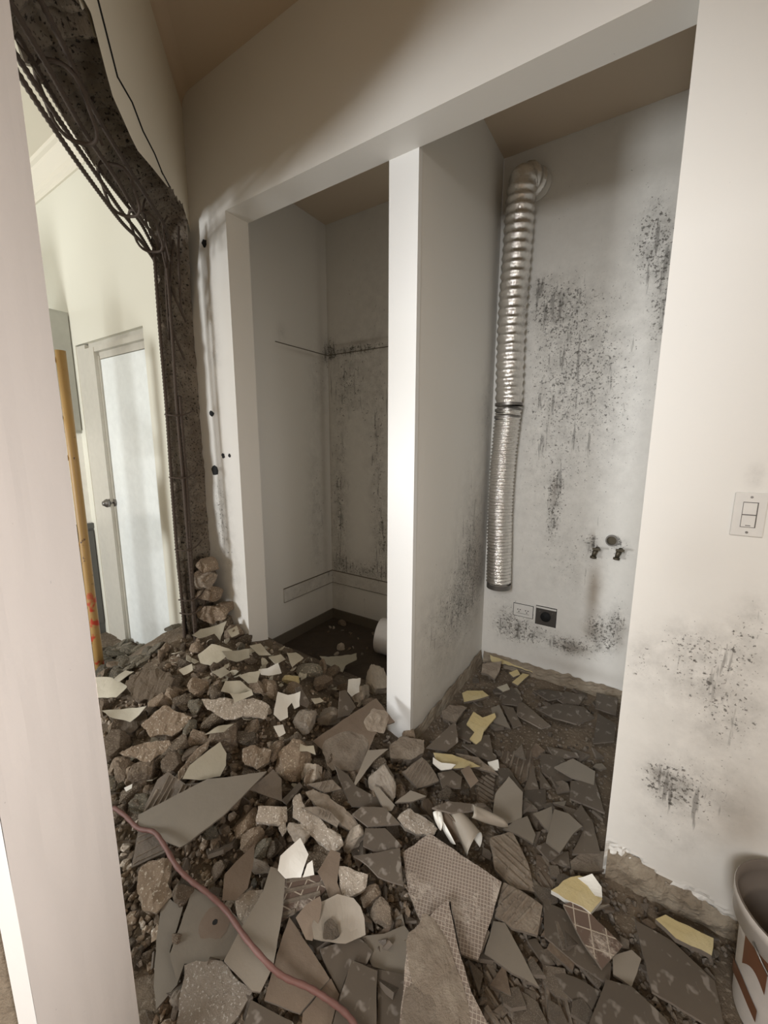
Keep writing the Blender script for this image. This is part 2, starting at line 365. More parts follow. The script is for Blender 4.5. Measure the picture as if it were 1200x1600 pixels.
# ceilings
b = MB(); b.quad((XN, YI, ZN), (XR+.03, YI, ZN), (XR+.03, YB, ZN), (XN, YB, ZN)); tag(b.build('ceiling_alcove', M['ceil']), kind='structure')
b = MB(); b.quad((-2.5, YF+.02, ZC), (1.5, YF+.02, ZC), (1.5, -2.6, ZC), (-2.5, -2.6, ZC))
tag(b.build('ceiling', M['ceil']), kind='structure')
b = MB(); pts = [wp(-.3, .0, 0), wp(4.6, .0, 0)]
b.quad((-6, 1.45, 3.42), (-2.3, 1.45, 3.42), (.6, -2.6, 3.42), (-6, -2.6, 3.42)); tag(b.build('ceiling_other_room', M['plain']), kind='structure')
# cove between ceiling and broken wall
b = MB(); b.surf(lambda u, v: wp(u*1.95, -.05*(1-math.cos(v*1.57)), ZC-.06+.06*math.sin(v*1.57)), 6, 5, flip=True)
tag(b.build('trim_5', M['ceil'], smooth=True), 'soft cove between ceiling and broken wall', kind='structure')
# floor
b = MB(); b.quad((-6, -2.6, -.092), (1.6, -2.6, -.092), (1.6, YB, -.092), (-6, YB, -.092)); tag(b.build('floor', M['bfloor']), kind='structure')
b = MB(); b.surf(lambda u, v: (XN+u*(XP0-XN), 1.75+v*(2.70-1.75), -.084+.005*nz((u*20, v*20, 0), 1)), 30, 20); tag(b.build('floor_niche', M['darkfloor']), kind='structure')
# enclosure behind the camera, with window openings
def wall_hole(name, p, u, z0, z1, holes, mat):
    b = MB(); p = Vector(p); u = Vector(u); xs = [0.]
    for h in holes: xs += [h[0], h[1]]
    xs.append(1.)
    for k in range(len(xs)-1):
        a, c = p+u*xs[k], p+u*xs[k+1]
        if k % 2 == 0: b.quad((a.x, a.y, z0), (c.x, c.y, z0), (c.x, c.y, z1), (a.x, a.y, z1))
        else:
            h = holes[k//2]
            b.quad((a.x, a.y, z0), (c.x, c.y, z0), (c.x, c.y, h[2]), (a.x, a.y, h[2])); b.quad((a.x, a.y, h[3]), (c.x, c.y, h[3]), (c.x, c.y, z1), (a.x, a.y, z1))
    return tag(b.build(name, mat), kind='structure')
wall_hole('wall_rear', (1.45, -2.5, 0), (-7.45, 0, 0), ZF, 3.42, [(.155, .26, 1.8, 3.1), (.62, .70, .6, 1.5)], M['unseen'])
wall_hole('wall_right', (1.45, YF, 0), (0, -4.0, 0), ZF, 3.42, [], M['unseen'])
wall_hole('wall_far_left', (-6, -2.5, 0), (0, 3.95, 0), ZF, 3.42, [], M['cream'])
# ------------------------------------------------------------------ broken wall: column, beam, foreground pier
root = empty('wall_left'); tag(root, 'thick wall broken through to rubble, with exposed concrete and rebar', kind='structure')
def zlow(t):     # room edge of the broken beam
    return 2.63 + .09*math.exp(-((t-.2)/.25)**2) - .02*t + .020*nz((t, 0, 0), 11, 2) + .022*nz((t, 0, 0), 31, 2) + .012*nz((t, 0, 0), 80, 2)
def tj(z):       # room edge of the broken jamb
    return .085 + .05*max(0, 1-z/1.2) + .018*nz((z, 0, 0), 7, 5) + .010*nz((z, 0, 0), 23, 5) + (.05*math.exp(-((z-.75)/.12)**2))
b = MB()
b.surf(lambda u, v: wp(u*2.01, 0, zlow(u*2.01)*(1-v)+(ZC+.05)*v), 240, 8)          # room face above opening
b.surf(lambda u, v: wp(u*2.01, .17, zlow(u*2.01)*(1-v)+3.42*v-.1*(1-v)), 60, 4, flip=True)
b.build('plaster_face', M['plain'], root)
b = MB()
def under(u, v):
    t = .05+u*1.65; z = zlow(t)*(1-v)+(zlow(t)-.10)*v
    z += .020*fbm((t, v*.16, 0), 16, 3)*(1 if .02 < v < .98 else .5) + .03*math.sin(v*3.14)
    return wp(t, .17*v+.006*nz((t, v, 3), 30), z)
b.surf(under, 260, 30)
b.build('broken_beam_underside', M['concrete'], root, smooth=False)
b = MB()
def jamb(u, v):
    z = -.1+v*2.85; e = Vector((-2.315+.010*nz((z, 0, 0), 7, 5)+.010*nz((z, 0, 0), 23, 5), YF-.002, z)); f = wp(tj(z)+.045, .17, z)
    a = min(1, max(0, (z-2.2)/.4)); e = e.lerp(wp(.085, 0, z), a)
    p = e.lerp(f, u); nn = Vector((1, .05, 0))
    return p + nn*(.026*fbm((u*.21, z, 0), 17, 6)*min(1, u*5)*(1 if u < .97 else .4) - .02*math.sin(u*3.14) + .05*u*math.exp(-((z-.3)/.3)**2))
b.surf(jamb, 30, 330)
b.surf(lambda u, v: wp((tj(-.1+v*2.85)+.045)*(1-u)-.15*u, .17, -.1+v*2.85), 2, 60)
b.build('broken_column_face', M['concrete'], root)
b = MB()   # foreground pier
for (t0, t1, o0, o1) in ((1.75, 2.07, 0, .17),):
    b.surf(lambda u, v: wp(t0+(t1-t0)*u, -.04+.0015*nz((u*2, v*6, 0), 3), -.1+v*3.45), 16, 80)
    b.surf(lambda u, v: wp(t0, -.04+.21*u, -.1+v*3.45), 2, 4, flip=True)
    b.surf(lambda u, v: wp(t1-.17*(1-u)*0-(t1-t0)*(1-u), .17, -.1+v*3.45), 2, 4, flip=True)
b.build('foreground_pier_face', M['pink'], root, stain=st_fore)
b = MB(); b.surf(lambda u, v: wp(2.0705, -.04+.024*u+.001*nz((v*60, 0, 0), 1), -.1+v*3.45), 2, 60)
b.build('pier_lit_edge', M['pillar'], root)  # white strip carries the light falling on the pier's end edge
b = MB(); b.surf(lambda u, v: wp(2.064+.004*fbm((u*.2, v*3, 0), 12), -.016+.19*u, -.1+v*3.45), 10, 80)
b.build('pier_end_plaster', M['baremortar'], root)
b = MB(); b.surf(lambda u, v: wp(2.06, .17+1.0*u, -.1+v*3.5), 2, 2); b.surf(lambda u, v: wp(1.90, .17+1.0*u, -.1+v*3.5), 2, 2); b.surf(lambda u, v: wp(1.90+.16*u, 1.17, -.1+v*3.5), 2, 2); b.build('shading_return_wall', M['plain'], root)  # unseen return, added to keep window light out of the niche
b = MB(); b.box((-.85, -.25, 2.52), (1.45, -.10, ZC+.02)); tag(b.build('wall_shading_header', M['ceil']), 'unseen beam added overhead to shade the upper wall', kind='structure')  # unseen, added to hold the high window light off the upper wall
# loose plaster slab along the beam with a dark crack behind it
top = [(128, -6), (142, 20), (165, 110), (176, 150), (205, 215), (215, 235), (238, 262), (262, 292)]
out = [(150, -6), (163, 45), (182, 120), (205, 160), (222, 205), (240, 240), (252, 270), (264, 292)]
b = MB(); n0 = len(top); P = []
for off in (-.014, -.001):
    for (x, y) in top: P.append(onplane(x, y, wp(0, off, 0), WN))
    for (x, y) in out: P.append(onplane(x, y, wp(0, off, 0), WN))
b.v = P; K = n0*2
for k in range(n0-1):
    b.f.append((k, k+1, n0+k+1, n0+k)); b.f.append((K+k, K+n0+k, K+n0+k+1, K+k+1))
    b.f.append((n0+k, n0+k+1, K+n0+k+1, K+n0+k)); b.f.append((k, K+k, K+k+1, k+1))
b.m = [0]*len(b.f); b.build('loose_plaster', M['plain'], root)
b = MB(); b.tube([onplane(x+1.5, y, wp(0, -.002, 0), WN) for x, y in out], .003, 5); b.build('crack', M['dark'], root)
# ------------------------------------------------------------------ reinforcing bars
cage = empty('rebar_cage', wp(.6, .1, 2.45)); tag(cage, 'rusty rebar cage hanging under the broken concrete beam', 'rebar')
vert = empty('column_rebar', wp(.2, .1, .2)); tag(vert, 'vertical rusty rebars on the broken column face', 'rebar')
inv = {}
def bar(parent, pts, r=.0065, name='bar', ribbed=True):
    L = sum((Vector(pts[k+1])-Vector(pts[k])).length for k in range(len(pts)-1))
    n = max(8, int(L/.009)) if ribbed else max(8, int(L/.02))
    sp = spline(pts, n); b = MB()
    b.tube(sp, (lambda k: r*(1.22 if k % 2 else .9)) if ribbed else r, 6)
    o = b.build(name, M['rebar'], parent, smooth=True); o.matrix_parent_inverse = Matrix.Translation(-parent.location); return o
def jit(a): return random.uniform(-a, a)
for (o0, z0, sag) in ((.175, 2.53, .07), (.165, 2.55, .035), (.115, 2.52, .05), (.07, 2.56, .03), (.17, 2.50, .09)):
    pts = [wp(t, o0+jit(.008), z0-sag*math.sin((t-.05)/1.65*3.14)*.9+jit(.008)-(.05 if t < .3 else 0)) for t in (.10, .3, .55, .8, 1.05, 1.3, 1.6)]
    bar(cage, pts, .0072)
for t in (.40, .72, 1.12):
    zc, oc, lean = 2.50+jit(.01), .125, .09
    pts = []
    for k in range(13):
        a = k/12*6.28; ca, sa = math.cos(a), math.sin(a)
        pts.append(wp(t+lean*sa+jit(.006), oc+.055*max(-1, min(1, ca*1.3)), zc-.02+.045*max(-1, min(1, sa*1.3))))
    bar(cage, pts, .006, 'stirrup', False)
for (t, o, l) in ((.42, .1, .16), (.75, .12, .13), (1.0, .08, .14), (.25, .06, .2), (.22, .09, .22)):
    bar(cage, [wp(t, o, 2.62), wp(t+.02, o+.02, 2.55), wp(t-.03, o+.01, 2.62-l)], .005, 'tie_wire', False)
for (o, dt, z1) in ((.158, .06, 2.5), (.098, .075, 2.55), (.085, .07, 1.75)):
    bar(vert, [wp(tj(z)+dt+.03+jit(.004), o+jit(.004), z) for z in (.18, .5, .9, 1.3, 1.7, 2.1, z1) if z <= z1+.01], .0085)
for px, py in ((285, 650), (285, 745), (292, 858), (300, 932), (303, 950)):
    z = onplane(px, py, wp(0, .1, 0), WN).z; dt = .115
    bar(vert, [wp(tj(z)+dt, .165, z), wp(tj(z)+dt+.012, .13, z-.004), wp(tj(z)+dt+.012, .09, z-.006), wp(tj(z)+dt-.02, .05, z+.01), wp(tj(z)+dt-.08, .035, z+.03)], .0045, 'stirrup', False)
for (za, zb, o0, o1) in ((2.55, 2.25, .06, .1), (2.5, 2.05, .10, .12), (2.62, 2.2, .03, .05), (2.35, 2.15, .1, .03), (2.2, 1.95, .12, .05)):
    bar(vert, [wp(tj(za)+.08, o0, za), wp(tj(zb)+.1, (o0+o1)/2, (za+zb)/2), wp(tj(zb)+.07, o1, zb)], .006, 'bent_bar', False)

# ------------------------------------------------------------------ other room: door wall, door, cabinets, crown, scaffold
YD = 1.4
dx0, dx1, dtop = -3.66, -2.69, 2.21
b = MB()
b.quad((dx1, YD, ZF), (-2.42, YD, ZF), (-2.42, YD, 3.42), (dx1, YD, 3.42)); b.quad((-6, YD, ZF), (dx0, YD, ZF), (dx0, YD, 3.42), (-6, YD, 3.42))
b.quad((dx0, YD, dtop), (dx1, YD, dtop), (dx1, YD, 3.42), (dx0, YD, 3.42))
b.quad((dx0, YD, ZF), (dx0, YD+.07, ZF), (dx0, YD+.07, dtop), (dx0, YD, dtop)); b.quad((dx1, YD, ZF), (dx1, YD+.07, ZF), (dx1, YD+.07, dtop), (dx1, YD, dtop))
b.quad((dx0, YD, dtop), (dx1, YD, dtop), (dx1, YD+.07, dtop), (dx0, YD+.07, dtop))
b.quad((dx0-.2, YD+.07, ZF), (dx1+.2, YD+.07, ZF), (dx1+.2, YD+.07, 2.4), (dx0-.2, YD+.07, 2.4))
b.quad((-2.42, YD, ZF), (-2.42, YF+.1, ZF), (-2.42, YF+.1, 3.42), (-2.42, YD, 3.42))
tag(b.build('wall_far', M['cream']), 'cream wall around the white door in the next room', kind='structure')
door = empty('door_1', (-3.0, YD+.02, ZF)); tag(door, 'plain white door in a recessed frame', kind='structure')
iv = Matrix.Translation(-door.location)
def put(b, name, mat, par, smooth=False):
    o = b.build(name, mat, par, smooth); o.matrix_parent_inverse = Matrix.Translation(-par.matrix_basis.translation) ; return o
b = MB(); b.box((-3.36, YD+.032, ZF+.01), (dx1, YD+.065, 2.085)); leaf = put(b, 'door_panel', M['door'], door)
b = MB()
b.box((dx0, YD+.004, ZF), (-3.52, YD+.06, dtop-.01)); b.box((-3.52, YD-.004, ZF), (-3.37, YD+.06, 2.165)); b.box((-3.39, YD+.02, ZF), (-3.362, YD+.06, 2.11))
b.box((-3.52, YD+.0, 2.135), (dx1, YD+.06, 2.17)); b.box((-3.52, YD+.03, 2.09), (dx1, YD+.06, 2.135)); b.box((-3.52, YD+.03, 2.17), (dx1, YD+.06, dtop))
put(b, 'door_frame', M['frame'], door)
kp = ony(179, 785, YD+.03); b = MB()
b.tube([kp+Vector((0, .005, 0)), kp+Vector((0, -.012, 0))], .034, 16)
b.tube([kp+Vector((0, -.01, 0)), kp+Vector((0, -.035, 0))], .014, 12)
b.tube([kp+Vector((0, -.03-.05*k/8, 0)) for k in range(9)], lambda k: .012+.020*math.sin(min(1, k/8*1.05+.08)*2.9), 16)
put(b, 'door_knob', M['steel'], door, True)
b = MB()   # crown moulding of the other room, along door wall
prof = [(0, -.16), (.012, -.16), (.016, -.14), (.03, -.125), (.035, -.10), (.075, -.045), (.082, -.03), (.10, -.022), (.104, 0)]
for k in range(len(prof)-1):
    (a0, z0), (a1, z1) = prof[k], prof[k+1]
    b.quad((-6, YD-a0, 3.42+z0), (-2.4, YD-a0, 3.42+z0), (-2.4, YD-a1, 3.42+z1), (-6, YD-a1, 3.42+z1))
tag(b.build('trim_6', M['plain']), 'white crown moulding in the next room', kind='structure')
XC = -3.72
b = MB(); b.box((XC-.35, .2, 1.57), (XC, YD, 2.45)); o = b.build('wall_cabinet', M['cab'])
tag(o, 'grey-green wall cabinet beside the door in the next room', 'cabinet')
b = MB(); b.box((XC, .22, 1.59), (XC+.016, .80, 2.43)); b.box((XC, .81, 1.59), (XC+.016, YD-.01, 2.43)); b.build('cabinet_door', M['cab'], o)
b = MB(); b.quad((XC-.02, .2, .86), (XC-.02, YD, .86), (XC-.02, YD, 1.57), (XC-.02, .2, 1.57)); tag(b.build('wall_backsplash', M['splash']), 'glossy white backsplash panel between the cabinets', kind='structure')
b = MB(); b.box((XC-.5, .2, .82), (XC+.015, YD, .86)); wt = b.build('worktop', M['cabdark']); tag(wt, 'dark worktop behind the scaffold pole', 'worktop')
b = MB(); b.box((XC-.5, .2, ZF), (XC, YD, .82)); bc = b.build('base_cabinet', M['cabdark']); tag(bc, 'dark grey base cabinet behind the scaffold pole', 'cabinet')
b = MB(); b.box((XC, .22, .02), (XC+.014, .8, .8)); b.box((XC, .81, .02), (XC+.014, YD-.01, .8)); b.build('cabinet_door', M['cabdark'], bc)
# scaffold frame
pb = Vector((-2.70, .960, -.085)); sd = Vector((-.55, -.83, 0)).normalized()
sc_ = empty('scaffold_frame', pb); tag(sc_, 'paint-chipped yellow scaffold frame standing left of the white door', 'scaffold')
def sput(b, name, m=None): o = b.build(name, m or M['scaffold'], sc_, True); o.matrix_parent_inverse = Matrix.Translation(-pb); return o
for k in (0, 1):
    q = pb+sd*k*.9; b = MB(); b.tube([q+Vector((0, 0, z)) for z in (0, .5, 1, 1.5, 2.07)], .024, 14); sput(b, 'post')
for z in (2.02, 1.50, 1.00, .40):
    b = MB(); b.tube([pb+sd*.01+Vector((0, 0, z)), pb+sd*.89+Vector((0, 0, z))], .016, 10); sput(b, 'rung')
for z in (1.72, .62):
    b = MB(); b.tube([pb+sd*.02+Vector((0, 0, z)), pb+sd*.10+Vector((0, 0, z))], .010, 8); sput(b, 'locking_pin', M['black'])
b = MB()
def cloth(u, v):
    q = pb+sd*(.075+.16*u+.02*math.sin(v*5)); return q+Vector((.02*math.sin(u*9+v*2), -.03-.02*math.sin(u*7), 1.33-.30*v-.03*math.sin(u*4)))
b.surf(cloth, 14, 14); cl = b.build('black_garment', M['black'], None, True)
md = cl.modifiers.new('s', 'SOLIDIFY'); md.thickness = .02; tag(cl, 'black cloth hanging on the yellow scaffold frame', 'cloth')

# ------------------------------------------------------------------ duct
duct = empty('flexible_duct', ony(780, 915, 2.62)); tag(duct, 'crinkled aluminium flexible duct hanging from the alcove wall', 'duct')
def dput(b, name, m, smooth=True): o = b.build(name, m, duct, smooth); o.matrix_parent_inverse = Matrix.Translation(-duct.location); return o
Yd = 2.62
up = [ony(834, 285, YB-.005), ony(826, 280, 2.66), ony(817, 286, Yd), ony(813, 320, Yd), ony(807, 400, Yd), ony(799, 510, Yd), ony(795, 632, Yd)]
lo = [ony(795, 636, Yd), ony(791, 670, Yd), ony(785, 730, Yd), ony(781, 800, Yd), ony(780, 860, Yd), ony(779, 910, Yd)]
def ductmb(pts, pitch, r, amp):
    n = int(sum((pts[k+1]-pts[k]).length for k in range(len(pts)-1))/pitch*6)
    dense = spline(pts, 400); L = [0.]
    for k in range(400): L.append(L[-1]+(dense[k+1]-dense[k]).length)
    n = int(L[-1]/pitch*6); sp = []; j = 0
    for k in range(n+1):
        t = L[-1]*k/n
        while j < 399 and L[j+1] < t: j += 1
        sp.append(dense[j].lerp(dense[j+1], min(1, (t-L[j])/max(1e-6, L[j+1]-L[j]))))
    b = MB()
    b.tube(sp, lambda k: r*(1+amp*(abs(math.cos(k/6*3.14159))**3)-amp*.6), 26, False)
    for q, v in enumerate(b.v): b.v[q] = v + Vector((nz(v, 60, 2), nz(v, 60, 9), nz(v, 70, 4)))*.0035
    return b
dput(ductmb(up, .050, .082, .11), 'upper_duct_length', M['foil'])
dput(ductmb(lo, .022, .078, .12), 'lower_duct_length', M['foil'])
for z, r in ((632, .084), (641, .081), (652, .080)):
    b = MB(); p = ony(795-(z-632)*.12, z, Yd); b.tube([p+Vector((0, 0, .008)), p-Vector((0, 0, .008))], r, 30, False); dput(b, 'hose_clamp', M['steel'])
p = ony(779, 915, Yd); b = MB(); b.tube([p+Vector((0, 0, .018)), p-Vector((0, 0, .012))], .079, 30, False); b.tube([p-Vector((0, 0, .012)), p+Vector((0, 0, .018))], .075, 30, False); dput(b, 'end_collar', M['steel'])
p = ony(837, 290, YB-.004); b = MB(); b.tube([p, p+Vector((0, -.008, 0))], .088, 28); dput(b, 'wall_flange', M['wall'])
# ------------------------------------------------------------------ outlets, taps, switch
def plate(nm, label, cat, c, wd, ht, mat, Y):
    o = empty(nm, c); tag(o, label, cat)
    b = MB(); b.box((-wd/2, -.007, -ht/2), (wd/2, 0, ht/2)); q = b.build('cover_plate', mat, o)
    md = q.modifiers.new('b', 'BEVEL'); md.width = .003; md.segments = 2
    b = MB(); b.box((-wd/2-.003, -.003, -ht/2-.003), (wd/2+.003, 0, ht/2+.003)); b.build('dark_backing', M['dark'], o); return o  # dark backing slightly wider than the plate, outlines it
c = ony(817.5, 954, YB); o = plate('wall_outlet', 'white double outlet under the duct end', 'outlet', c, .128, .085, M['plastic'], YB)
for s in (-1, 1):
    b = MB(); b.box((s*.026-.018, -.010, -.016), (s*.026+.018, -.006, .016)); b.build('socket', M['plastic'], o)
    b = MB()
    for dx, dz in ((-.008, .006), (.008, .006), (0, -.008)): b.box((s*.026+dx-.0035, -.0108, dz-.003), (s*.026+dx+.0035, -.0098, dz+.003))
    b.build('slot', M['dark'], o)
b = MB(); b.box((-.042, -.0095, -.021), (.042, -.0068, -.0195)); b.build('socket_edge', M['metalplate'], o)
c = ony(853, 963, YB); o = plate('dryer_outlet', 'square dark metal outlet plate with round black socket', 'outlet', c, .125, .125, M['metalplate'], YB)
b = MB(); b.tube([(0, -.006, 0), (0, -.020, 0)], .032, 24); b.build('round_socket', M['dark'], o, True)
b = MB(); b.box((-.0625, -.012, .052), (.0625, -.006, .0625)); b.build('bright_rim', M['plastic'], o)
for dx in (-.04, .04):
    b = MB(); b.tube([(dx, -.006, .03), (dx, -.010, .03)], .005, 8); b.build('screw', M['steel'], o)
for k, (px, py) in enumerate(((930, 862), (966, 864))):
    c = ony(px, py, YB); o = empty('water_tap', c)
    tag(o, ('tarnished brass tap at the left with a brown streak below', 'tarnished brass tap on the right just below the pipe stub')[k], 'tap')
    b = MB(); b.tube([(.012, 0, .022), (.008, -.03, .020)], .013, 12); b.tube([(.008, -.028, .026), (.0, -.036, .0), (-.004, -.040, -.022)], lambda i: (.016, .014, .011)[i], 12); b.build('tap_body', M['brass'], o, True)
    b = MB(); b.tube([(-.004, -.040, -.020), (-.005, -.041, -.032)], .018, 14); b.build('tap_outlet', M['brass'], o, True)
    b = MB(); b.tube([(.008, -.030, .022), (.010, -.055, .030)], .006, 8); b.box((-.012, -.062, .024), (.032, -.054, .036)); b.build('tap_handle', M['brass'], o)
c = ony(956, 844, YB); o = empty('pipe_stub', c); tag(o, 'round drain pipe stub in the wall above the two taps', 'pipe')
b = MB(); b.tube([(0, 0, 0), (0, -.020, 0)], .033, 22, False); b.tube([(0, -.020, 0), (0, -.001, 0)], .026, 22, False)
for q in range(22):
    a0, a1 = q/22*6.283, (q+1)/22*6.283
    b.quad((.033*math.cos(a0), -.02, .033*math.sin(a0)), (.033*math.cos(a1), -.02, .033*math.sin(a1)), (.026*math.cos(a1), -.02, .026*math.sin(a1)), (.026*math.cos(a0), -.02, .026*math.sin(a0)))
b.build('pipe_ring', M['steel'], o); b = MB(); b.tube([(0, -.002, 0), (0, -.004, 0)], .027, 20); b.build('pipe_mouth', M['brass'], o)
c = ony(1170, 804, YF); o = empty('light_switch', c); tag(o, 'white double rocker light switch on the right wall', 'switch')
b = MB(); b.box((-.036, -.007, -.062), (.036, 0, .062)); q = b.build('cover_plate', M['plastic'], o); md = q.modifiers.new('b', 'BEVEL'); md.width = .003; md.segments = 2
b = MB(); b.box((-.0165, -.0076, -.036), (.0165, -.0068, .036)); b.build('rocker_surround', M['metalplate'], o)
b = MB(); b.box((-.0155, -.010, .0015), (.0135, -.007, .034)); b.build('upper_rocker', M['plastic'], o)
b = MB(); b.box((-.0155, -.010, -.034), (.0135, -.007, -.0015)); b.build('lower_rocker', M['plastic'], o)
b = MB(); b.box((-.006, -.0108, -.031), (.005, -.0098, -.029)); b.build('indicator_slot', M['metalplate'], o)
for dz in (-.050, .050):
    b = MB(); b.tube([(0, -.006, dz), (0, -.0085, dz)], .0035, 8); b.build('screw', M['steel'], o)
for k, (px, py, r) in enumerate(((320, 380, 8), (335, 735, 10), (331, 646, 6), (349, 712, 5), (359, 712, 4))):
    c = ony(px, py, YF); s = pxscale(c)*r*.6; b = MB()
    b.v = [c+Vector((s*math.cos(a)*random.uniform(.6, 1.2)*1.6, -.0015, s*1.3*math.sin(a)*random.uniform(.7, 1.2))) for a in [i*.7 for i in range(9)]]; b.f = [tuple(range(9))]; b.m = [0]
    tag(b.build('trim_%d' % (7+k), M['dark']), 'small ragged hole in the wall strip beside the broken column', kind='structure')
# ------------------------------------------------------------------ buckets
def bucket(nm, label, Mx, R=.16, hgt=.36, stain=False):
    o = empty(nm); o.matrix_world = Mx; tag(o, label, 'bucket')
    pr = [(R*.80, 0), (R*.81, .01), (R*.87, hgt-.125), (R*.885, hgt-.118), (R*.885, hgt-.112), (R*.90, hgt-.075), (R*1.0, hgt-.072), (R*1.0, hgt-.03), (R*1.02, hgt-.028), (R*1.03, hgt-.004), (R*1.02, hgt)]
    def lathe(pr, n=48):
        b = MB(); b.surf(lambda u, v: (0, 0, 0), n, len(pr)-1)
        i = 0
        for k, (r, z) in enumerate(pr):
            for q in range(n+1):
                a = q/n*6.28318; b.v[i] = Vector((r*math.cos(a), r*math.sin(a), z)); i += 1
        return b
    b = lathe(pr); b.build('shell', M['bucket'], o, True)
    b = lathe([(0.001, .0), (R*.8, .0)]); b.build('base', M['bucket'], o)
    b = lathe([(R*1.02, hgt), (R*.985, hgt), (R*.97, hgt-.03), (R*.96, hgt-.062), (R*.88, hgt-.068), (R*.87, hgt-.085), (R*.855, hgt-.125), (R*.785, .02), (.001, .02)]); b.build('inside', M['bucketin'], o, True)
    for s in (0, 1):
        b = MB(); b.tube([(s*0+.0, 0, 0), (0, 0, 0)], .001, 3) if False else None
    b = MB(); a0 = math.radians(215); pts = [Vector(((R*1.03)*math.cos(a0+math.pi*k/20), (R*1.03)*math.sin(a0+math.pi*k/20), hgt-.055-.16*math.sin(math.pi*k/20))) for k in range(21)]
    b.tube(pts, .0025, 6); b.build('wire_handle', M['steel'], o, True)
    if stain:
        for (a0, a1, z0, z1) in ((198, 226, .17, .285), (170, 222, .06, .10)):
            b = MB(); b.surf(lambda u, v: ((R*(.815+.0*v+.065*(z0+(z1-z0)*v)/(hgt-.125))+.0025)*math.cos(math.radians(a0+(a1-a0)*u)), (R*(.815+.065*(z0+(z1-z0)*v)/(hgt-.125))+.0025)*math.sin(math.radians(a0+(a1-a0)*u)), (z0+(z1-z0)*v)+.03*math.sin(u*3.1)), 10, 5)
            b.build('brown_spill_mark', M['bstain'], o, True)
    return o
bucket('plastic_bucket', 'open dirty white plastic bucket with brown spill at the foot of the right wall', Matrix.Translation((.475, 1.325, -.075)), .158, .36, True)
bucket('plastic_bucket', 'pale plastic bucket lying on its side behind the partition in the dark niche',
       Matrix.Translation((-1.60, 2.40, .058)) @ Matrix.Rotation(math.radians(12), 4, 'Z') @ Matrix.Rotation(math.radians(93), 4, 'Y'), .16, .36)
M['stainmark'] = rocky('brown_stain', (.13, .085, .055), (.20, .165, .135), None, 18, .1, .6, 0)
# ------------------------------------------------------------------ rubble bed
def hgt(x, y, rough=False):
    m = .42*math.exp(-(((x+2.25)/.80)**2+((y-1.35)/.70)**2))
    if y > YI and x < XP0: m *= math.exp(-((y-YI)/.30)**2)
    if x < -2.45: m *= math.exp(-((x+2.45)/.45)**2)
    m += .075*math.exp(-(((x+1.4)/.5)**2+((y-1.2)/.45)**2)) * (0 if (y > 1.9 and x < XP0) else 1)
    m += .03*math.exp(-(((x+.75)/.35)**2+((y-1.25)/.35)**2)) + .03*math.exp(-(((x+.75)/.5)**2+((y-.55)/.3)**2))
    z = -.078 + m
    if rough: z += .012*fbm((x, y, 0), 9, 1, 5)*(1 if m > .03 else .25)
    return z
def hnorm(x, y):
    e = .04; return Vector((-(hgt(x+e, y)-hgt(x-e, y))/(2*e), -(hgt(x, y+e)-hgt(x, y-e))/(2*e), 1)).normalized()
def hit(px, py, lift=0.):
    z = 0.
    for _ in range(25):
        p = onz(px, py, z); z = .5*z + .5*(hgt(p.x, p.y)+lift)
    return onz(px, py, z)
b = MB(); x0, x1, ya, yb, st = -4.1, 1.3, -.5, 2.72, .026
nu, nv = int((x1-x0)/st), int((yb-ya)/st)
b.surf(lambda u, v: (x0+(x1-x0)*u, ya+(yb-ya)*v, hgt(x0+(x1-x0)*u, ya+(yb-ya)*v, True)-.004), nu, nv)
ok = [k for k, f in enumerate(b.f) if not (b.v[f[0]].x < XP0+.0 and b.v[f[0]].y > 2.0 and b.v[f[0]].x > XN-.2) and not (b.v[f[0]].y > 1.42 and b.v[f[0]].x < XN) and not (b.v[f[0]].y > YF+.01 and b.v[f[0]].x > XR+.02)]
b.f = [b.f[k] for k in ok]; b.m = [0]*len(b.f)
tag(b.build('rubble_dust', M['earth']), 'crumbled plaster dust and earth under the rubble', 'rubble dust', kind='stuff')

def tilt_normal(p, ta, tb, base=True):
    back = Vector((p.x, p.y, 0)).normalized()*-1      # towards the viewer's side of the room
    side = Vector((back.y, -back.x, 0))*-1
    n = hnorm(p.x, p.y) if base else Vector((0, 0, 1))
    return (n + back*math.tan(math.radians(ta)) + side*math.tan(math.radians(tb))).normalized()
def to_poly(pts, lift, ta, tb):
    cx = sum(p[0] for p in pts)/len(pts); cy = sum(p[1] for p in pts)/len(pts)
    c = hit(cx, cy, lift); n = tilt_normal(c, ta, tb)
    return c, n, [onplane(x, y, c, n) for x, y in pts]
def frame(c, n):
    u = n.orthogonal().normalized(); v = n.cross(u); return Matrix(((u.x, v.x, n.x, c.x), (u.y, v.y, n.y, c.y), (u.z, v.z, n.z, c.z), (0, 0, 0, 1)))
def inside(poly, x, y):
    r = False; j = len(poly)-1
    for i in range(len(poly)):
        if (poly[i][1] > y) != (poly[j][1] > y) and x < (poly[j][0]-poly[i][0])*(y-poly[i][1])/(poly[j][1]-poly[i][1])+poly[i][0]: r = not r
        j = i
    return r
def roughen(P, amt, seg):
    out = []
    for k in range(len(P)):
        a, b = P[k], P[(k+1) % len(P)]; L = (b-a).length; n = max(1, int(L/seg))
        d = (b-a).normalized() if L > 0 else Vector((1, 0)); nn = Vector((-d.y, d.x))
        for q in range(n):
            out.append(a+(b-a)*(q/n) + (nn*random.uniform(-amt, amt) if q else Vector((0, 0))))
    return out
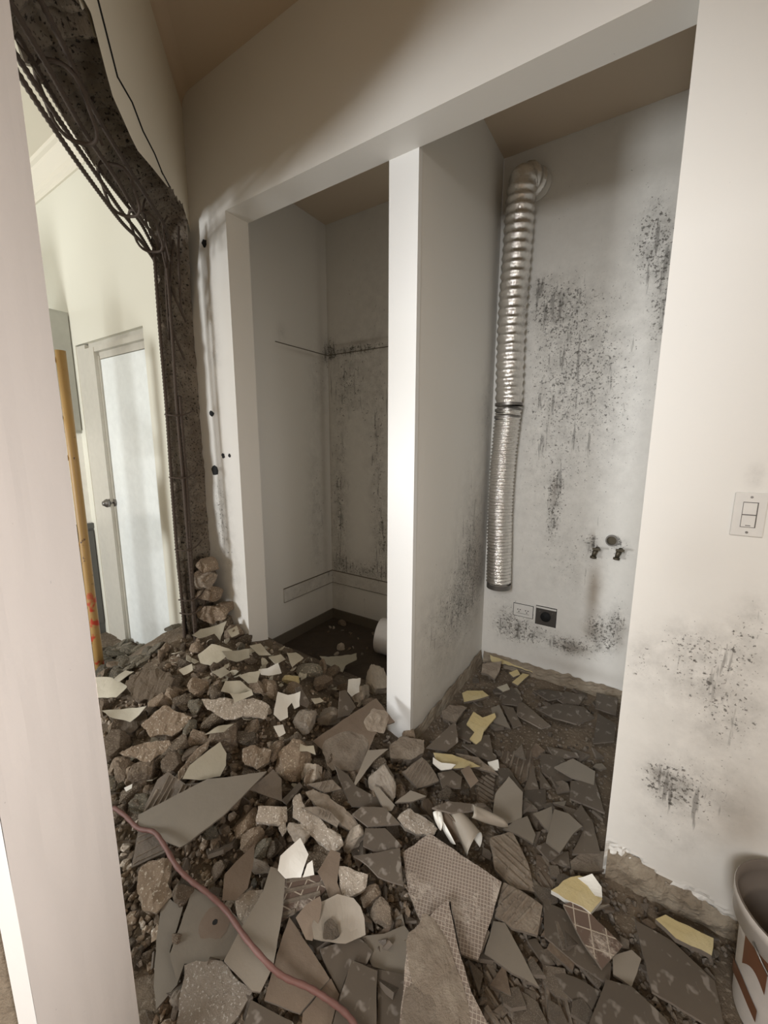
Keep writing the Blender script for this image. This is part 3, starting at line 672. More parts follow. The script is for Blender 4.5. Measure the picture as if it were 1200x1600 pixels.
def slab(nm, P2, Mx, th, face, edge, parent=None, curl=0., rag=.0015):
    P2 = roughen(P2, rag, .022); n = len(P2)
    bm = bmesh.new()
    top = [bm.verts.new((p.x, p.y, 0)) for p in P2]; bot = [bm.verts.new((p.x*.992, p.y*.992, -th)) for p in P2]
    try:
        ft = bm.faces.new(top)
    except ValueError: ft = None
    fb = bm.faces.new(bot[::-1]); fb.material_index = 1
    for k in range(n):
        f = bm.faces.new((top[k], bot[k], bot[(k+1) % n], top[(k+1) % n])); f.material_index = 1
    bm.normal_update()
    if ft and ft.normal.z < 0: bmesh.ops.reverse_faces(bm, faces=bm.faces[:])
    if curl:
        bmesh.ops.triangulate(bm, faces=bm.faces[:]); bmesh.ops.subdivide_edges(bm, edges=bm.edges[:], cuts=2, use_grid_fill=True)
        s = random.uniform(0, 9); ang = random.uniform(0, 3.14); ca, sa = math.cos(ang), math.sin(ang)
        for v in bm.verts:
            d = (v.co.x*ca+v.co.y*sa); v.co.z += curl*d*d*7 + .022*curl*nz((v.co.x, v.co.y, 0), 14, s)
    me = bpy.data.meshes.new(nm); bm.to_mesh(me); bm.free(); me.materials.append(M[face]); me.materials.append(M[edge])
    o = bpy.data.objects.new(nm, me); C.objects.link(o); o.matrix_world = Mx
    if parent: o.parent = parent; o.matrix_world = Matrix.Identity(4); o.matrix_basis = Matrix.Identity(4)
    return o
def ridges(P2, parent, mat='mortar', pitch=.013, wdt=.006, h=.004, ang=0.):
    b = MB(); ca, sa = math.cos(ang), math.sin(ang)
    Q = [(p.x*ca+p.y*sa, -p.x*sa+p.y*ca) for p in P2]; y = min(q[1] for q in Q)+pitch*.6; ym = max(q[1] for q in Q)
    while y < ym:
        xs = []
        for k in range(len(Q)):
            a, c = Q[k], Q[(k+1) % len(Q)]
            if (a[1] > y) != (c[1] > y): xs.append(a[0]+(y-a[1])*(c[0]-a[0])/(c[1]-a[1]))
        xs.sort()
        for k in range(0, len(xs)-1, 2):
            xa, xb = xs[k]+.004, xs[k+1]-.004
            if xb-xa < .02: continue
            cuts = [xa]+sorted(random.uniform(xa, xb) for _ in range(int((xb-xa)/.09)))+[xb]
            for q in range(len(cuts)-1):
                if random.random() < .12: continue
                l, r = cuts[q]+.001, cuts[q+1]-.002; i = len(b.v); hh = h*random.uniform(.6, 1.2); ww = wdt*random.uniform(.35, .6)
                if r-l < .006: continue
                for (X, Y, Z) in ((l, y-ww, 0), (r, y-ww, 0), (r, y+ww, 0), (l, y+ww, 0), (l+.002, y-ww*.5, hh), (r-.002, y-ww*.5, hh), (r-.002, y+ww*.5, hh), (l+.002, y+ww*.5, hh)):
                    Y += .0025*math.sin(X*40+y*90); b.v.append(Vector((X*ca-Y*sa, X*sa+Y*ca, Z)))
                for f in ((4,5,6,7),(0,1,5,4),(1,2,6,5),(2,3,7,6),(3,0,4,7)): b.f.append(tuple(i+z for z in f)); b.m.append(0)
        y += pitch*random.uniform(.9, 1.15)
    if b.v: b.build('mortar_ridges', M[mat], parent)
def blob_patch(c, rx, ry, parent, mat='mortar', h=.007):
    bm = bmesh.new(); bmesh.ops.create_icosphere(bm, subdivisions=3, radius=1); s = random.uniform(0, 50)
    for v in bm.verts:
        r = 1+.35*nz(v.co, 1.6, s); v.co = Vector((c[0]+v.co.x*rx*r, c[1]+v.co.y*ry*r, v.co.z*h*(1+.8*nz(v.co, 6, s))))
    me = bpy.data.meshes.new('mortar_patch'); bm.to_mesh(me); bm.free(); me.materials.append(M[mat])
    o = bpy.data.objects.new('mortar_patch', me); C.objects.link(o); o.parent = parent
USED = {}
def shard(nm, label, cat, pts, face='tile', lift=.02, ta=0., tb=0., th=.009, edge='edge', rib=None, curl=0., rag=.0012, patches=(), group=None):
    c, n, P = to_poly(pts, lift, ta, tb); Mx = frame(c, n); I = Mx.inverted()
    P2 = [(I @ p).xy for p in P]
    o = slab(nm, P2, Mx, th, face, edge, curl=curl, rag=rag); tag(o, label, cat, group)
    if rib is not None: ridges(P2, o, 'mortar', *rib)
    for (x, y, rx, ry) in patches:
        q = I @ onplane(x, y, c, n); k = pxscale(c); blob_patch((q.x, q.y), rx*k*1.05, ry*k*1.3, o)
    return o
def block(nm, label, cat, pts, mat='stone', lift=.04, ta=15., tb=0., th=.05, rough=.005):
    """thick broken lump: outline extruded, cut finely and roughened"""
    c, n, P = to_poly(pts, lift, ta, tb); Mx = frame(c, n); I = Mx.inverted(); P2 = roughen([(I @ p).xy for p in P], .004, .03)
    bm = bmesh.new(); top = [bm.verts.new((p.x, p.y, 0)) for p in P2]; k = len(P2)
    bot = [bm.verts.new((p.x*.86+jit(.004), p.y*.86+jit(.004), -th*random.uniform(.8, 1.1))) for p in P2]
    ft = bm.faces.new(top); bm.faces.new(bot[::-1])
    for q in range(k): bm.faces.new((top[q], bot[q], bot[(q+1) % k], top[(q+1) % k]))
    bm.normal_update()
    if ft.normal.z < 0: bmesh.ops.reverse_faces(bm, faces=bm.faces[:])
    bmesh.ops.triangulate(bm, faces=bm.faces[:])
    for _ in range(2):
        es = [e for e in bm.edges if e.calc_length() > .014]; bmesh.ops.subdivide_edges(bm, edges=es, cuts=1)
        bmesh.ops.triangulate(bm, faces=bm.faces[:])
    bmesh.ops.smooth_vert(bm, verts=bm.verts[:], factor=.35, use_axis_x=True, use_axis_y=True, use_axis_z=True)
    s = random.uniform(0, 90)
    for v in bm.verts: v.co += Vector((nz(v.co, 28, s), nz(v.co, 28, s+7), nz(v.co, 22, s+3)))*rough*1.4 + Vector((nz(v.co, 80, s), nz(v.co, 80, s+7), nz(v.co, 90, s+3)))*rough*.6
    me = bpy.data.meshes.new(nm); bm.to_mesh(me); bm.free(); me.materials.append(M[mat])
    o = bpy.data.objects.new(nm, me); C.objects.link(o); o.matrix_world = Mx; return tag(o, label, cat)
def stone_mesh(sub=2, cuts=7, seed=0):
    rnd = random.Random(seed); bm = bmesh.new(); bmesh.ops.create_icosphere(bm, subdivisions=sub, radius=1)
    for _ in range(cuts):
        d = Vector((rnd.gauss(0, 1), rnd.gauss(0, 1), rnd.gauss(0, 1))).normalized(); o = rnd.uniform(.42, .78)
        for v in bm.verts:
            k = v.co.dot(d)
            if k > o: v.co -= d*(k-o)
    for v in bm.verts: v.co *= 1+.12*nz(v.co, 2.2, seed)+((.07*nz(v.co, 6, seed)+.04*nz(v.co, 14, seed)) if sub > 2 else 0)
    mx = [max(abs(v.co[i]) for v in bm.verts) for i in range(3)]
    for v in bm.verts: v.co = Vector((v.co.x/mx[0], v.co.y/mx[1], v.co.z/mx[2]))
    me = bpy.data.meshes.new('stone'); bm.to_mesh(me); bm.free(); return me
BIG = [stone_mesh(4, 9, s) for s in range(10)]; MID = [stone_mesh(3, 8, 20+s) for s in range(10)]
def withmat(me, mat):
    key = (me.name, mat)
    if key not in USED: q = me.copy(); q.materials.append(M.get(mat+'_l', M[mat])); USED[key] = q
    return USED[key]
def lump(nm, label, cat, x, y, wpx, hpx, ang=0., mat='stone', lift=.02, flat=.8):
    k = 0; c = hit(x, y, lift); k = pxscale(c); a, bb = wpx*k*.55, hpx*k*.62
    back = (EYE-c).normalized(); nrm = (Vector((0, 0, 1))+back*.8).normalized()
    side = RT - nrm*RT.dot(nrm); side.normalize(); upv = nrm.cross(side)
    th = math.radians(ang); u = side*math.cos(th)+upv*math.sin(th); v = -side*math.sin(th)+upv*math.cos(th)
    me = withmat(random.choice(BIG), mat); o = bpy.data.objects.new(nm, me); C.objects.link(o)
    d = min(a, bb)*flat; R3 = Matrix(((u.x, v.x, nrm.x), (u.y, v.y, nrm.y), (u.z, v.z, nrm.z)))
    o.matrix_world = Matrix.Translation(c) @ R3.to_4x4() @ Matrix.Diagonal((a, bb, d, 1)); return tag(o, label, cat)

TS, TL = 'tile_shard', 'tile shard'
shard(TS, 'long pale grey tile shard pointing right, the cable passing its lower left corner', TL, [(216,1273),(324,1217),(348,1215),(417,1205),(376,1247),(348,1275),(290,1319),(281,1324),(257,1314),(253,1308),(229,1299),(216,1290)], 'slate', .10, 6, -4)
shard(TS, 'ribbed tile back peeping out above the long pale grey shard', TL, [(222,1282),(225,1262),(246,1218),(262,1206),(290,1225),(325,1222),(300,1245),(260,1290)], 'edge', .06, 20, 0, rib=(.016, .009, .006, 1.2))
shard(TS, 'triangular tile back crossed by the cable below the long pale grey shard', TL, [(216,1297),(205,1356),(257,1332),(262,1318),(246,1300)], 'edge', .05, 8, 0, rib=(.02, .004, .003, .3))
shard('plaster_chunk', 'large cream painted plaster chip standing in the left rubble above the long grey shard', 'plaster chip', [(285,1217),(296,1196),(326,1172),(344,1159),(354,1177),(353,1196),(344,1213),(313,1219)], 'flake', .10, 30, 5, .014)
block('concrete_chunk', 'narrow strip of concrete at the left edge of the large cream plaster chip', 'concrete chunk', [(277,1220),(278,1206),(298,1179),(328,1154),(325,1170),(300,1192),(287,1214)], 'stone', .09, 25, 0, .03, .003)
block('concrete_chunk', 'big rough lump under the cable in the lower left rubble', 'concrete chunk', [(216,1360),(232,1345),(256,1336),(270,1350),(262,1378),(270,1402),(246,1428),(222,1424),(214,1395)], 'stone', .07, 15, 0, .07, .008)
shard(TS, 'upright brown tile shard right of the cable with pointed top', TL, [(347,1407),(351,1366),(368,1347),(398,1319),(396,1350),(387,1388),(368,1407)], 'tan', .10, 30, 0)
shard(TS, 'long grey dagger-shaped tile shard with its tip under the white flake', TL, [(423,1354),(446,1360),(442,1421),(432,1483),(427,1508),(407,1550),(394,1548),(350,1500),(377,1450),(411,1392)], 'slate', .085, 8, 6)
shard('paint_flake', 'bright white curved sheet fragment at the top of the dagger-shaped grey shard', 'flake', [(434,1360),(438,1337),(469,1309),(482,1335),(470,1371),(446,1373)], 'white', .12, 40, 0, .003, 'white', curl=.4)
shard('paint_flake', 'small white sliver beside the bright white curved sheet fragment', 'flake', [(473,1371),(480,1350),(488,1344),(491,1367)], 'white', .11, 40, 0, .003, 'white')
shard(TS, 'grey tile with brown stain and small round hole, under the cable at lower left', TL, [(302,1387),(323,1400),(345,1413),(367,1429),(384,1448),(377,1467),(348,1501),(288,1506),(277,1537),(265,1492)], 'slate', .05, 4, 0, patches=())
ST = bpy.context.scene.objects[[o.name for o in SC.objects if 'small round hole' in str(o.get('label'))][0]]
q = ST.matrix_world.inverted() @ onplane(336, 1441, ST.matrix_world.translation, ST.matrix_world.to_3x3().col[2]); k = pxscale(ST.matrix_world.translation)
for nm_, r_, mt_, hh in (('brown_stain', 24, 'stainmark', .0004), ('round_hole', 4, 'dark', .0008)):
    b = MB(); b.v = [Vector((q.x+r_*k*math.cos(a)*(1+.3*nz((a, r_, 0), 1)), q.y+r_*k*math.sin(a)*(1+.3*nz((a, r_, 4), 1)), hh)) for a in [i*.35 for i in range(18)]]; b.f = [tuple(range(18))]; b.m = [0]; b.build(nm_, M[mt_], ST)
shard(TS, 'tall narrow grey shard at the lower left beside the foreground pier', TL, [(255,1398),(286,1417),(265,1487),(282,1533),(244,1577),(240,1542),(244,1471)], 'slate', .035, 6, -5)
shard('mortar_slab', 'rough pale mortar slab at the bottom left below the dagger-shaped shard', 'mortar slab', [(288,1508),(307,1501),(348,1502),(394,1550),(373,1587),(357,1605),(307,1612),(275,1605),(284,1542)], 'lightstone', .055, 6, 0, .014, 'mortar', rag=.004)
shard(TS, 'brown spearhead-shaped tile shard crossed by the cable at bottom center', TL, [(452,1433),(480,1475),(515,1529),(469,1583),(413,1562),(432,1492)], 'tan', .065, 5, -3)
shard(TS, 'brown-grey tile piece with curved upper right edge, right of the spearhead-shaped shard', TL, [(500,1483),(527,1474),(557,1462),(573,1475),(582,1487),(573,1506),(550,1500),(532,1552),(512,1515)], 'tile', .055, 6, 4)
shard(TS, 'wide grey tile piece behind the two rectangular pieces at bottom center', TL, [(560,1464),(600,1459),(632,1446),(642,1460),(637,1526),(582,1510),(573,1490)], 'slate', .04, 4, 0)
shard(TS, 'left one of the two rectangular tile pieces at the bottom center', TL, [(550,1500),(590,1517),(588,1560),(588,1612),(517,1612),(532,1554)], 'tile', .07, 3, 0)
shard(TS, 'right one of the two rectangular tile pieces at the bottom center', TL, [(592,1514),(632,1523),(627,1612),(589,1612)], 'tile', .05, 3, 0)
shard(TS, 'tile shard at the very bottom edge left of the cable end', TL, [(392,1562),(457,1596),(470,1625),(375,1625)], 'tile', .05, 3, 0)
shard(TS, 'brown tile shard under the cable end at the bottom edge', TL, [(517,1529),(530,1554),(515,1612),(471,1612),(473,1583)], 'tan', .055, 4, 0)
shard(TS, 'tile back with white mortar grid right of the dagger-shaped shard', TL, [(446,1371),(475,1368),(509,1367),(513,1387),(486,1412),(457,1429),(438,1442),(439,1408)], 'grid2', .06, 12, 0, rib=(.028, .014, .005, .05))
shard('mortar_slab', 'small light mortar piece tucked left under the dagger-shaped shard', 'mortar slab', [(367,1404),(390,1392),(411,1390),(400,1425),(382,1446),(371,1433)], 'lightstone', .06, 12, 0, .012, 'mortar', rag=.003)
shard('ceramic_fragment', 'rounded beige sheet fragment with a ragged hole at bottom center', 'ceramic fragment', [(500,1410),(527,1398),(552,1406),(563,1420),(569,1437),(571,1462),(540,1475),(490,1472),(487,1450)], 'beige', .085, 16, 0, .004, 'beige', curl=.35)
block('concrete_chunk', 'dark rough lump showing through the hole of the rounded beige sheet', 'concrete chunk', [(505,1440),(515,1433),(528,1446),(532,1462),(518,1470),(503,1466)], 'darkstone', .095, 20, 0, .02, .004)
shard('ceramic_fragment', 'tan shard leaning at the left of the rounded beige sheet', 'ceramic fragment', [(462,1434),(480,1412),(500,1400),(503,1412),(500,1433),(488,1470),(478,1468)], 'tan', .10, 25, -8, .005, 'beige')
shard(TS, 'grey-brown stepped shard standing above the rounded beige sheet', TL, [(496,1362),(517,1327),(532,1333),(527,1379),(534,1398),(515,1406),(506,1380)], 'tan', .09, 25, 0)
block('concrete_chunk', 'square block with a sparkling pale broken side above the rounded beige sheet', 'concrete chunk', [(527,1352),(550,1356),(575,1365),(573,1388),(556,1400),(536,1404),(530,1385)], 'lightstone', .08, 25, 0, .05, .004)
shard(TS, 'dark tile shard with a pointed left end below the center of the heap', TL, [(552,1337),(590,1332),(625,1325),(630,1383),(612,1378),(590,1369),(572,1350)], 'tile', .095, 8, -4)
shard(TS, 'small grey tile piece directly above the pointed dark shard', TL, [(571,1294),(602,1294),(628,1322),(615,1328),(590,1331),(567,1321)], 'tile', .09, 10, 0)
shard(TS, 'leaf-shaped dark tile piece with a pale left edge in the center of the heap', TL, [(550,1272),(565,1260),(602,1262),(625,1287),(575,1292)], 'tile', .095, 12, 0, .012)
shard(TS, 'dark triangular tile below the leaning brown tile', TL, [(523,1196),(545,1212),(557,1229),(590,1246),(600,1262),(550,1260),(536,1233)], 'tile', .07, 15, 4)
T = shard(TS, 'large brown tile with two grey mortar patches leaning against the white partition end', TL, [(488,1158),(540,1122),(588,1091),(617,1128),(594,1135),(585,1150),(559,1219)], 'tan', .13, 28, -6, .011, patches=((540,1172,30,20),(590,1126,18,14)))
shard(TS, 'narrow grey shard tucked under the lower right of the large brown tile', TL, [(575,1172),(607,1170),(583,1190),(550,1234),(556,1215)], 'slate', .10, 24, 4)
lump('concrete_chunk', 'rounded sparkling whitish lump right of the dark triangular tile', 'concrete chunk', 600, 1218, 46, 56, 20, 'lightstone', .08)
shard(TS, 'thick curved-edge sliver of tile under the sparkling whitish lump', TL, [(582,1228),(592,1230),(617,1258),(612,1267),(602,1268)], 'slate', .09, 20, 0, .016)
shard(TS, 'grey tile back corner right of the tip of the long pale shard', TL, [(390,1234),(427,1202),(440,1217),(441,1252),(420,1245)], 'edge', .075, 15, 0, .011)
shard(TS, 'thin tile sliver on edge beside the tip of the long pale shard', TL, [(440,1250),(468,1222),(473,1228),(448,1257)], 'tile', .08, 22, 0, .02)
shard(TS, 'tile back with short dark ribs below the round sparkling lump', TL, [(480,1225),(519,1218),(534,1233),(507,1239)], 'mortar', .09, 22, 0, .012, rib=(.014, .007, .004, .9))
block('mortar_block', 'long sparkling pale mortar block running diagonally through the center of the heap', 'mortar block', [(456,1250),(467,1238),(480,1262),(497,1277),(523,1297),(540,1319),(532,1330),(510,1329),(482,1301),(456,1273)], 'lightstone', .105, 25, 0, .05, .006)
block('mortar_block', 'second diagonal mortar block parallel behind the long sparkling one', 'mortar block', [(476,1237),(490,1231),(514,1243),(540,1262),(560,1286),(551,1299),(519,1282),(497,1262)], 'mortar', .09, 22, 0, .045, .005)
shard(TS, 'ribbed strip of tile back lying between the two diagonal mortar blocks', TL, [(473,1262),(497,1260),(516,1268),(530,1283),(527,1292),(505,1280)], 'mortar', .125, 18, 0, .01, rib=(.012, .006, .004, 1.1))
lump('concrete_chunk', 'small sparkling lump below the left end of the long pale mortar block', 'concrete chunk', 470, 1301, 40, 30, -15, 'lightstone', .07)
block('concrete_chunk', 'flat-topped pale speckled chunk left of the diagonal mortar blocks', 'concrete chunk', [(403,1259),(425,1258),(449,1260),(451,1284),(437,1290),(420,1287),(399,1284)], 'lightstone', .085, 20, 0, .04, .005)
block('concrete_chunk', 'small triangular chunk hanging below the flat-topped speckled one', 'concrete chunk', [(434,1292),(447,1284),(449,1298),(442,1306)], 'lightstone', .07, 20, 0, .02, .003)
shard(TS, 'largest tile at bottom center, back side up with fine grid', TL, [(629,1332),(672,1302),(730,1342),(784,1378),(770,1430),(747,1500),(720,1490),(704,1408),(656,1437),(638,1395)], 'grid', .075, 7, -3, .011, rag=.002)
shard(TS, 'gridded tile back with rough mortar at the bottom edge, overlapping the largest tile', TL, [(701,1405),(712,1463),(736,1549),(768,1612),(770,1625),(622,1625),(627,1570),(637,1463),(651,1447)], 'grid', .12, 6, -3, .011, rag=.002, patches=((685,1530,36,60),(665,1600,30,34)))
shard(TS, 'plain grey shard just right of the largest gridded tile', TL, [(771,1439),(789,1442),(812,1484),(843,1543),(800,1520),(757,1490)], 'slate', .035, 4, 0)
shard(TS, 'ribbed tile back right of the white curled sheet', TL, [(765,1309),(800,1298),(824,1346),(837,1394),(800,1385),(773,1359)], 'mortar', .03, 4, 0, .01, rib=(.024, .010, .006, 2.1), rag=.003)
shard(TS, 'ribbed tile back with thick ridges above the plain grey shard', TL, [(787,1378),(815,1392),(848,1415),(840,1461),(800,1450),(773,1431)], 'mortar', .045, 7, 0, .012, rib=(.020, .011, .006, .4))
shard(TS, 'large dark tile partly under the brick-patterned tile back at lower right', TL, [(848,1405),(880,1421),(955,1506),(952,1538),(901,1506),(851,1463)], 'tile', .03, 3, 0)
shard(TS, 'dark brick-patterned tile back lying on the large dark tile at lower right', TL, [(880,1413),(901,1405),(935,1440),(973,1477),(941,1514),(910,1470)], 'grid2', .055, 6, 4, .01)
shard(TS, 'small light grey piece between the large dark tiles at lower right', TL, [(957,1494),(987,1484),(1002,1498),(987,1542),(958,1522)], 'slate', .035, 5, 0)
shard(TS, 'large four-sided dark tile near the bucket', TL, [(992,1437),(1050,1470),(1117,1533),(1134,1612),(1115,1606),(1019,1549)], 'tile', .03, 2, 3)
shard(TS, 'dark pentagonal tile at the bottom edge left of the bucket', TL, [(947,1530),(987,1541),(1040,1591),(1060,1625),(912,1625)], 'tile', .05, 3, 0)
shard(TS, 'dusty dark tile left of the bottom pentagonal one', TL, [(859,1511),(912,1533),(936,1549),(922,1590),(880,1549)], 'tile', .02, 2, 0)
shard(TS, 'narrow grey piece in the ridged mortar at the lower right', TL, [(824,1469),(837,1466),(867,1506),(851,1511)], 'tile', .02, 3, 0)
shard('backing_chunk', 'yellowish backing slab with white rim at the corner of the right wall', 'backing slab', [(861,1391),(880,1376),(905,1368),(933,1376),(941,1405),(923,1426),(895,1410)], 'yellow', .075, 10, 0, .02, 'white', rag=.004)
shard('paint_flake', 'crumpled white paint strip on the yellowish slab by the right wall corner', 'flake', [(903,1368),(925,1366),(940,1386),(941,1402),(930,1398),(918,1380)], 'white', .095, 15, 0, .006, 'white', curl=.8)
shard('backing_chunk', 'long yellowish backing piece against the foot of the right wall near the bucket', 'backing slab', [(1024,1436),(1040,1429),(1075,1446),(1115,1466),(1112,1493),(1080,1478),(1056,1466)], 'yellow', .055, 10, 0, .02, 'edge', rag=.003)
shard(TS, 'grey corner piece sticking out under the yellowish slab with white rim', TL, [(923,1424),(938,1414),(953,1413)], 'slate', .05, 8, 0)
shard(TS, 'dusty light piece at the corner of the right wall', TL, [(891,1346),(907,1333),(944,1330),(944,1359),(920,1362),(893,1359)], 'mortar', .02, 5, 0, .012, rag=.003)
shard(TS, 'dark piece left of the dusty light one near the right wall corner', TL, [(848,1333),(888,1330),(891,1354),(868,1349)], 'tile', .015, 3, 0)
MID_ = [
 ('tall pointed leaf-shaped tile in the middle of the tile scatter', [(795,1213),(817,1238),(815,1282),(776,1291),(770,1268),(774,1240)], 'slate', .045, 12, -4),
 ('grey curved piece behind the tall leaf-shaped tile', [(778,1200),(795,1200),(819,1236),(812,1244),(794,1215),(780,1225)], 'tile', .03, 8, 0),
 ('narrow triangular tile right of the tall leaf-shaped one', [(833,1196),(842,1233),(818,1235)], 'tile', .015, 3, 0),
 ('small triangular tile between the narrow triangle and the pale boat-shaped one', [(844,1205),(861,1230),(844,1233)], 'tile', .012, 3, 0),
 ('square tile piece below the narrow triangular one', [(818,1235),(853,1233),(853,1260),(818,1277)], 'tile', .010, 2, 0),
 ('pale grey boat-shaped tile overlapping two others at the right', [(866,1198),(895,1185),(930,1205),(928,1226),(895,1215)], 'slate', .035, 6, 0),
 ('dark tile under the pale boat-shaped tile', [(844,1176),(879,1183),(890,1200),(895,1216),(872,1224),(846,1205)], 'tile', .012, 2, 0),
 ('tapering dark tile pointing down along the right wall', [(892,1220),(930,1220),(945,1270),(918,1258),(890,1247)], 'tile', .02, 3, 0),
 ('small tile piece left of the notched grey tile', [(833,1271),(862,1260),(864,1280),(857,1299)], 'slate', .02, 3, 0),
 ('grey tile with a notch in its right side, above the right wall corner', [(866,1264),(888,1271),(910,1291),(896,1302),(875,1332),(853,1315)], 'slate', .035, 5, 0),
 ('curved dark tile right of the notched grey tile', [(908,1257),(927,1286),(938,1334),(894,1334),(912,1296),(896,1272)], 'tile', .02, 3, 0),
 ('fan-shaped grey tile right of the white curled sheet', [(787,1295),(803,1283),(824,1275),(837,1304),(833,1318),(808,1303)], 'slate', .035, 9, 0),
 ('long boat-shaped tile in the middle of the right alcove', [(837,1106),(872,1099),(912,1104),(929,1121),(901,1131),(864,1121)], 'tile', .03, 6, 0),
 ('dark tile left of the long boat-shaped one', [(809,1099),(817,1097),(861,1134),(846,1138),(807,1117)], 'tile', .03, 8, -4),
 ('sharp triangular tile standing right of the yellow cross-shaped chip', [(767,1106),(780,1101),(798,1139),(771,1128)], 'slate', .035, 15, 0),
 ('dark tile wedged behind the sharp triangular tile', [(784,1101),(802,1106),(815,1132),(802,1137)], 'tile', .02, 8, 0),
 ('flat dark tile in front of the yellow bits at the alcove back', [(783,1084),(800,1073),(817,1092),(813,1102),(784,1099)], 'tile', .03, 6, 0),
 ('narrow dark tile near the back right of the alcove', [(833,1079),(853,1077),(879,1082),(883,1088),(857,1094)], 'tile', .03, 6, 0),
 ('square dark tile against the right side of the alcove', [(932,1082),(965,1090),(963,1117),(930,1106)], 'tile', .03, 10, 0),
 ('dark five-sided tile below the square one at the right side of the alcove', [(934,1114),(963,1132),(960,1158),(927,1161)], 'tile', .025, 8, 0),
 ('thin curved dark tile on the dusty floor patch', [(855,1166),(901,1176),(905,1182),(866,1184)], 'tile', .02, 5, 0),
 ('dark tile just right of the narrow one at the alcove back', [(868,1090),(884,1080),(915,1087),(905,1100),(884,1101)], 'tile', .02, 5, 0),
 ('small dark tile tip below the yellow cross-shaped chip', [(743,1150),(765,1148),(770,1176),(748,1166)], 'tile', .03, 8, 0),
 ('dark curved tile lying left of the dusty floor patch', [(722,1163),(750,1163),(776,1180),(776,1192),(745,1180)], 'tile', .025, 6, 0),
 ('flat dark lens-shaped tile right above the white curled sheet', [(675,1262),(700,1252),(760,1258),(742,1266),(705,1270)], 'tile', .115, 10, 0),
 ('dark leaf-shaped tile left of the lens-shaped one', [(617,1254),(641,1235),(666,1244),(645,1252)], 'slate', .08, 14, 0),
 ('thick-edged brown-grey tile leaning beside the partition foot', [(666,1168),(690,1146),(712,1126),(716,1159),(698,1174)], 'tile', .08, 22, 8),
 ('rectangular tan chip with white paint tip in the middle of the heap', [(720,1203),(733,1196),(748,1220),(736,1231)], 'tan', .075, 25, 0),
 ('dark slab behind the tan chip with white tip', [(684,1208),(706,1203),(722,1214),(720,1231),(692,1231)], 'tile', .06, 12, 0),
 ('grey piece beneath the yellow cross-shaped chip', [(712,1134),(733,1120),(745,1140),(736,1160),(715,1150)], 'tile', .035, 6, 0),
 ('dusty shard lying below the fan-shaped tile', [(838,1322),(860,1312),(880,1330),(858,1345)], 'tile', .015, 3, 0),
 ('upright dark shard behind the leaning large brown tile', [(528,1122),(531,1080),(540,1078),(556,1104),(545,1118)], 'tile', .12, 35, 0),
 ('dark curved tile standing beside the torn white flake in the mound', [(461,1075),(469,1072),(484,1098),(480,1106),(468,1100)], 'tile', .10, 40, 0),
]
for lb, pts, f, l, ta, tb in MID_: shard(TS, lb, TL, pts, f, l+.012, ta+2, tb, .010)
shard(TS, 'ribbed tile back in the middle heap left of the tan chip', TL, [(628,1206),(659,1183),(672,1196),(686,1220),(652,1232)], 'mortar', .075, 18, 0, .014, rib=(.016, .008, .005, .8), rag=.003)
shard(TS, 'long ribbed tile back running towards the tall leaf-shaped tile', TL, [(712,1177),(747,1183),(779,1210),(743,1199)], 'mortar', .06, 10, 0, .010, rib=(.012, .006, .004, .2), rag=.002)
shard('backing_chunk', 'yellow cross-shaped chip in the alcove rubble', 'backing chip', [(740,1112),(754,1121),(773,1114),(775,1120),(768,1128),(756,1142),(752,1156),(744,1163),(734,1154),(742,1143),(729,1131)], 'yellow', .07, 14, 0, .01, 'yellow')
shard('backing_chunk', 'orange-yellow slab on a thick tile edge behind the yellow cross-shaped chip', 'backing chip', [(722,1083),(730,1079),(754,1079),(764,1087),(745,1093),(725,1097)], 'yellow', .06, 14, 0, .016, 'edge')
shard('backing_chunk', 'pale square chip at the back left of the alcove', 'backing chip', [(754,1037),(784,1033),(780,1050),(773,1061),(762,1053),(752,1051)], 'mortar', .06, 20, 0, .02, 'edge')
shard('backing_chunk', 'small yellow chip beside the pale square one at the alcove back', 'backing chip', [(795,1051),(808,1046),(813,1054),(802,1058)], 'yellow', .06, 15, 0, .01, 'edge')
shard('backing_chunk', 'yellow chip pointing right at the back of the alcove', 'backing chip', [(800,1066),(817,1052),(827,1054),(809,1071)], 'yellow', .06, 15, 0, .012, 'edge')
shard('backing_chunk', 'broad yellowish slab leaning along the alcove back wall', 'backing chip', [(765,1020),(800,1026),(838,1038),(832,1051),(800,1040),(768,1034)], 'yellow', .05, 22, 0, .012, 'edge', rag=.004)
shard('plaster_chunk', 'small white chip in front of the yellow bits at the alcove back', 'plaster chip', [(776,1074),(792,1068),(797,1077),(786,1081)], 'flake', .06, 15, 0, .008)
shard('backing_chunk', 'grey-beige slab lying against the alcove back wall at the right', 'backing chip', [(862,1042),(905,1050),(925,1060),(920,1070),(890,1064),(866,1054)], 'mortar', .05, 30, 0, .014, 'edge', rag=.003)
shard('backing_chunk', 'yellow-brown rind with torn white edge in the middle of the heap', 'backing chip', [(677,1176),(707,1179),(736,1190),(751,1198),(722,1200),(699,1201),(682,1190)], 'yellow', .085, 12, 0, .010, 'edge')
shard('paint_flake', 'torn bright white edge on the yellow-brown rind', 'flake', [(676,1186),(690,1192),(712,1196),(705,1203),(690,1203),(676,1193)], 'white', .095, 20, 0, .006, 'white', curl=.6)
shard('paint_flake', 'crumpled white bit above the tall leaf-shaped tile', 'flake', [(762,1190),(778,1188),(780,1203),(768,1205)], 'white', .05, 20, 0, .010, 'white', curl=.5)
block('mortar_block', 'brick-like mortar block at the foot of the white partition end', 'mortar block', [(608,1164),(628,1149),(663,1155),(663,1176),(643,1187),(610,1184)], 'mortar', .07, 18, 0, .06, .004)
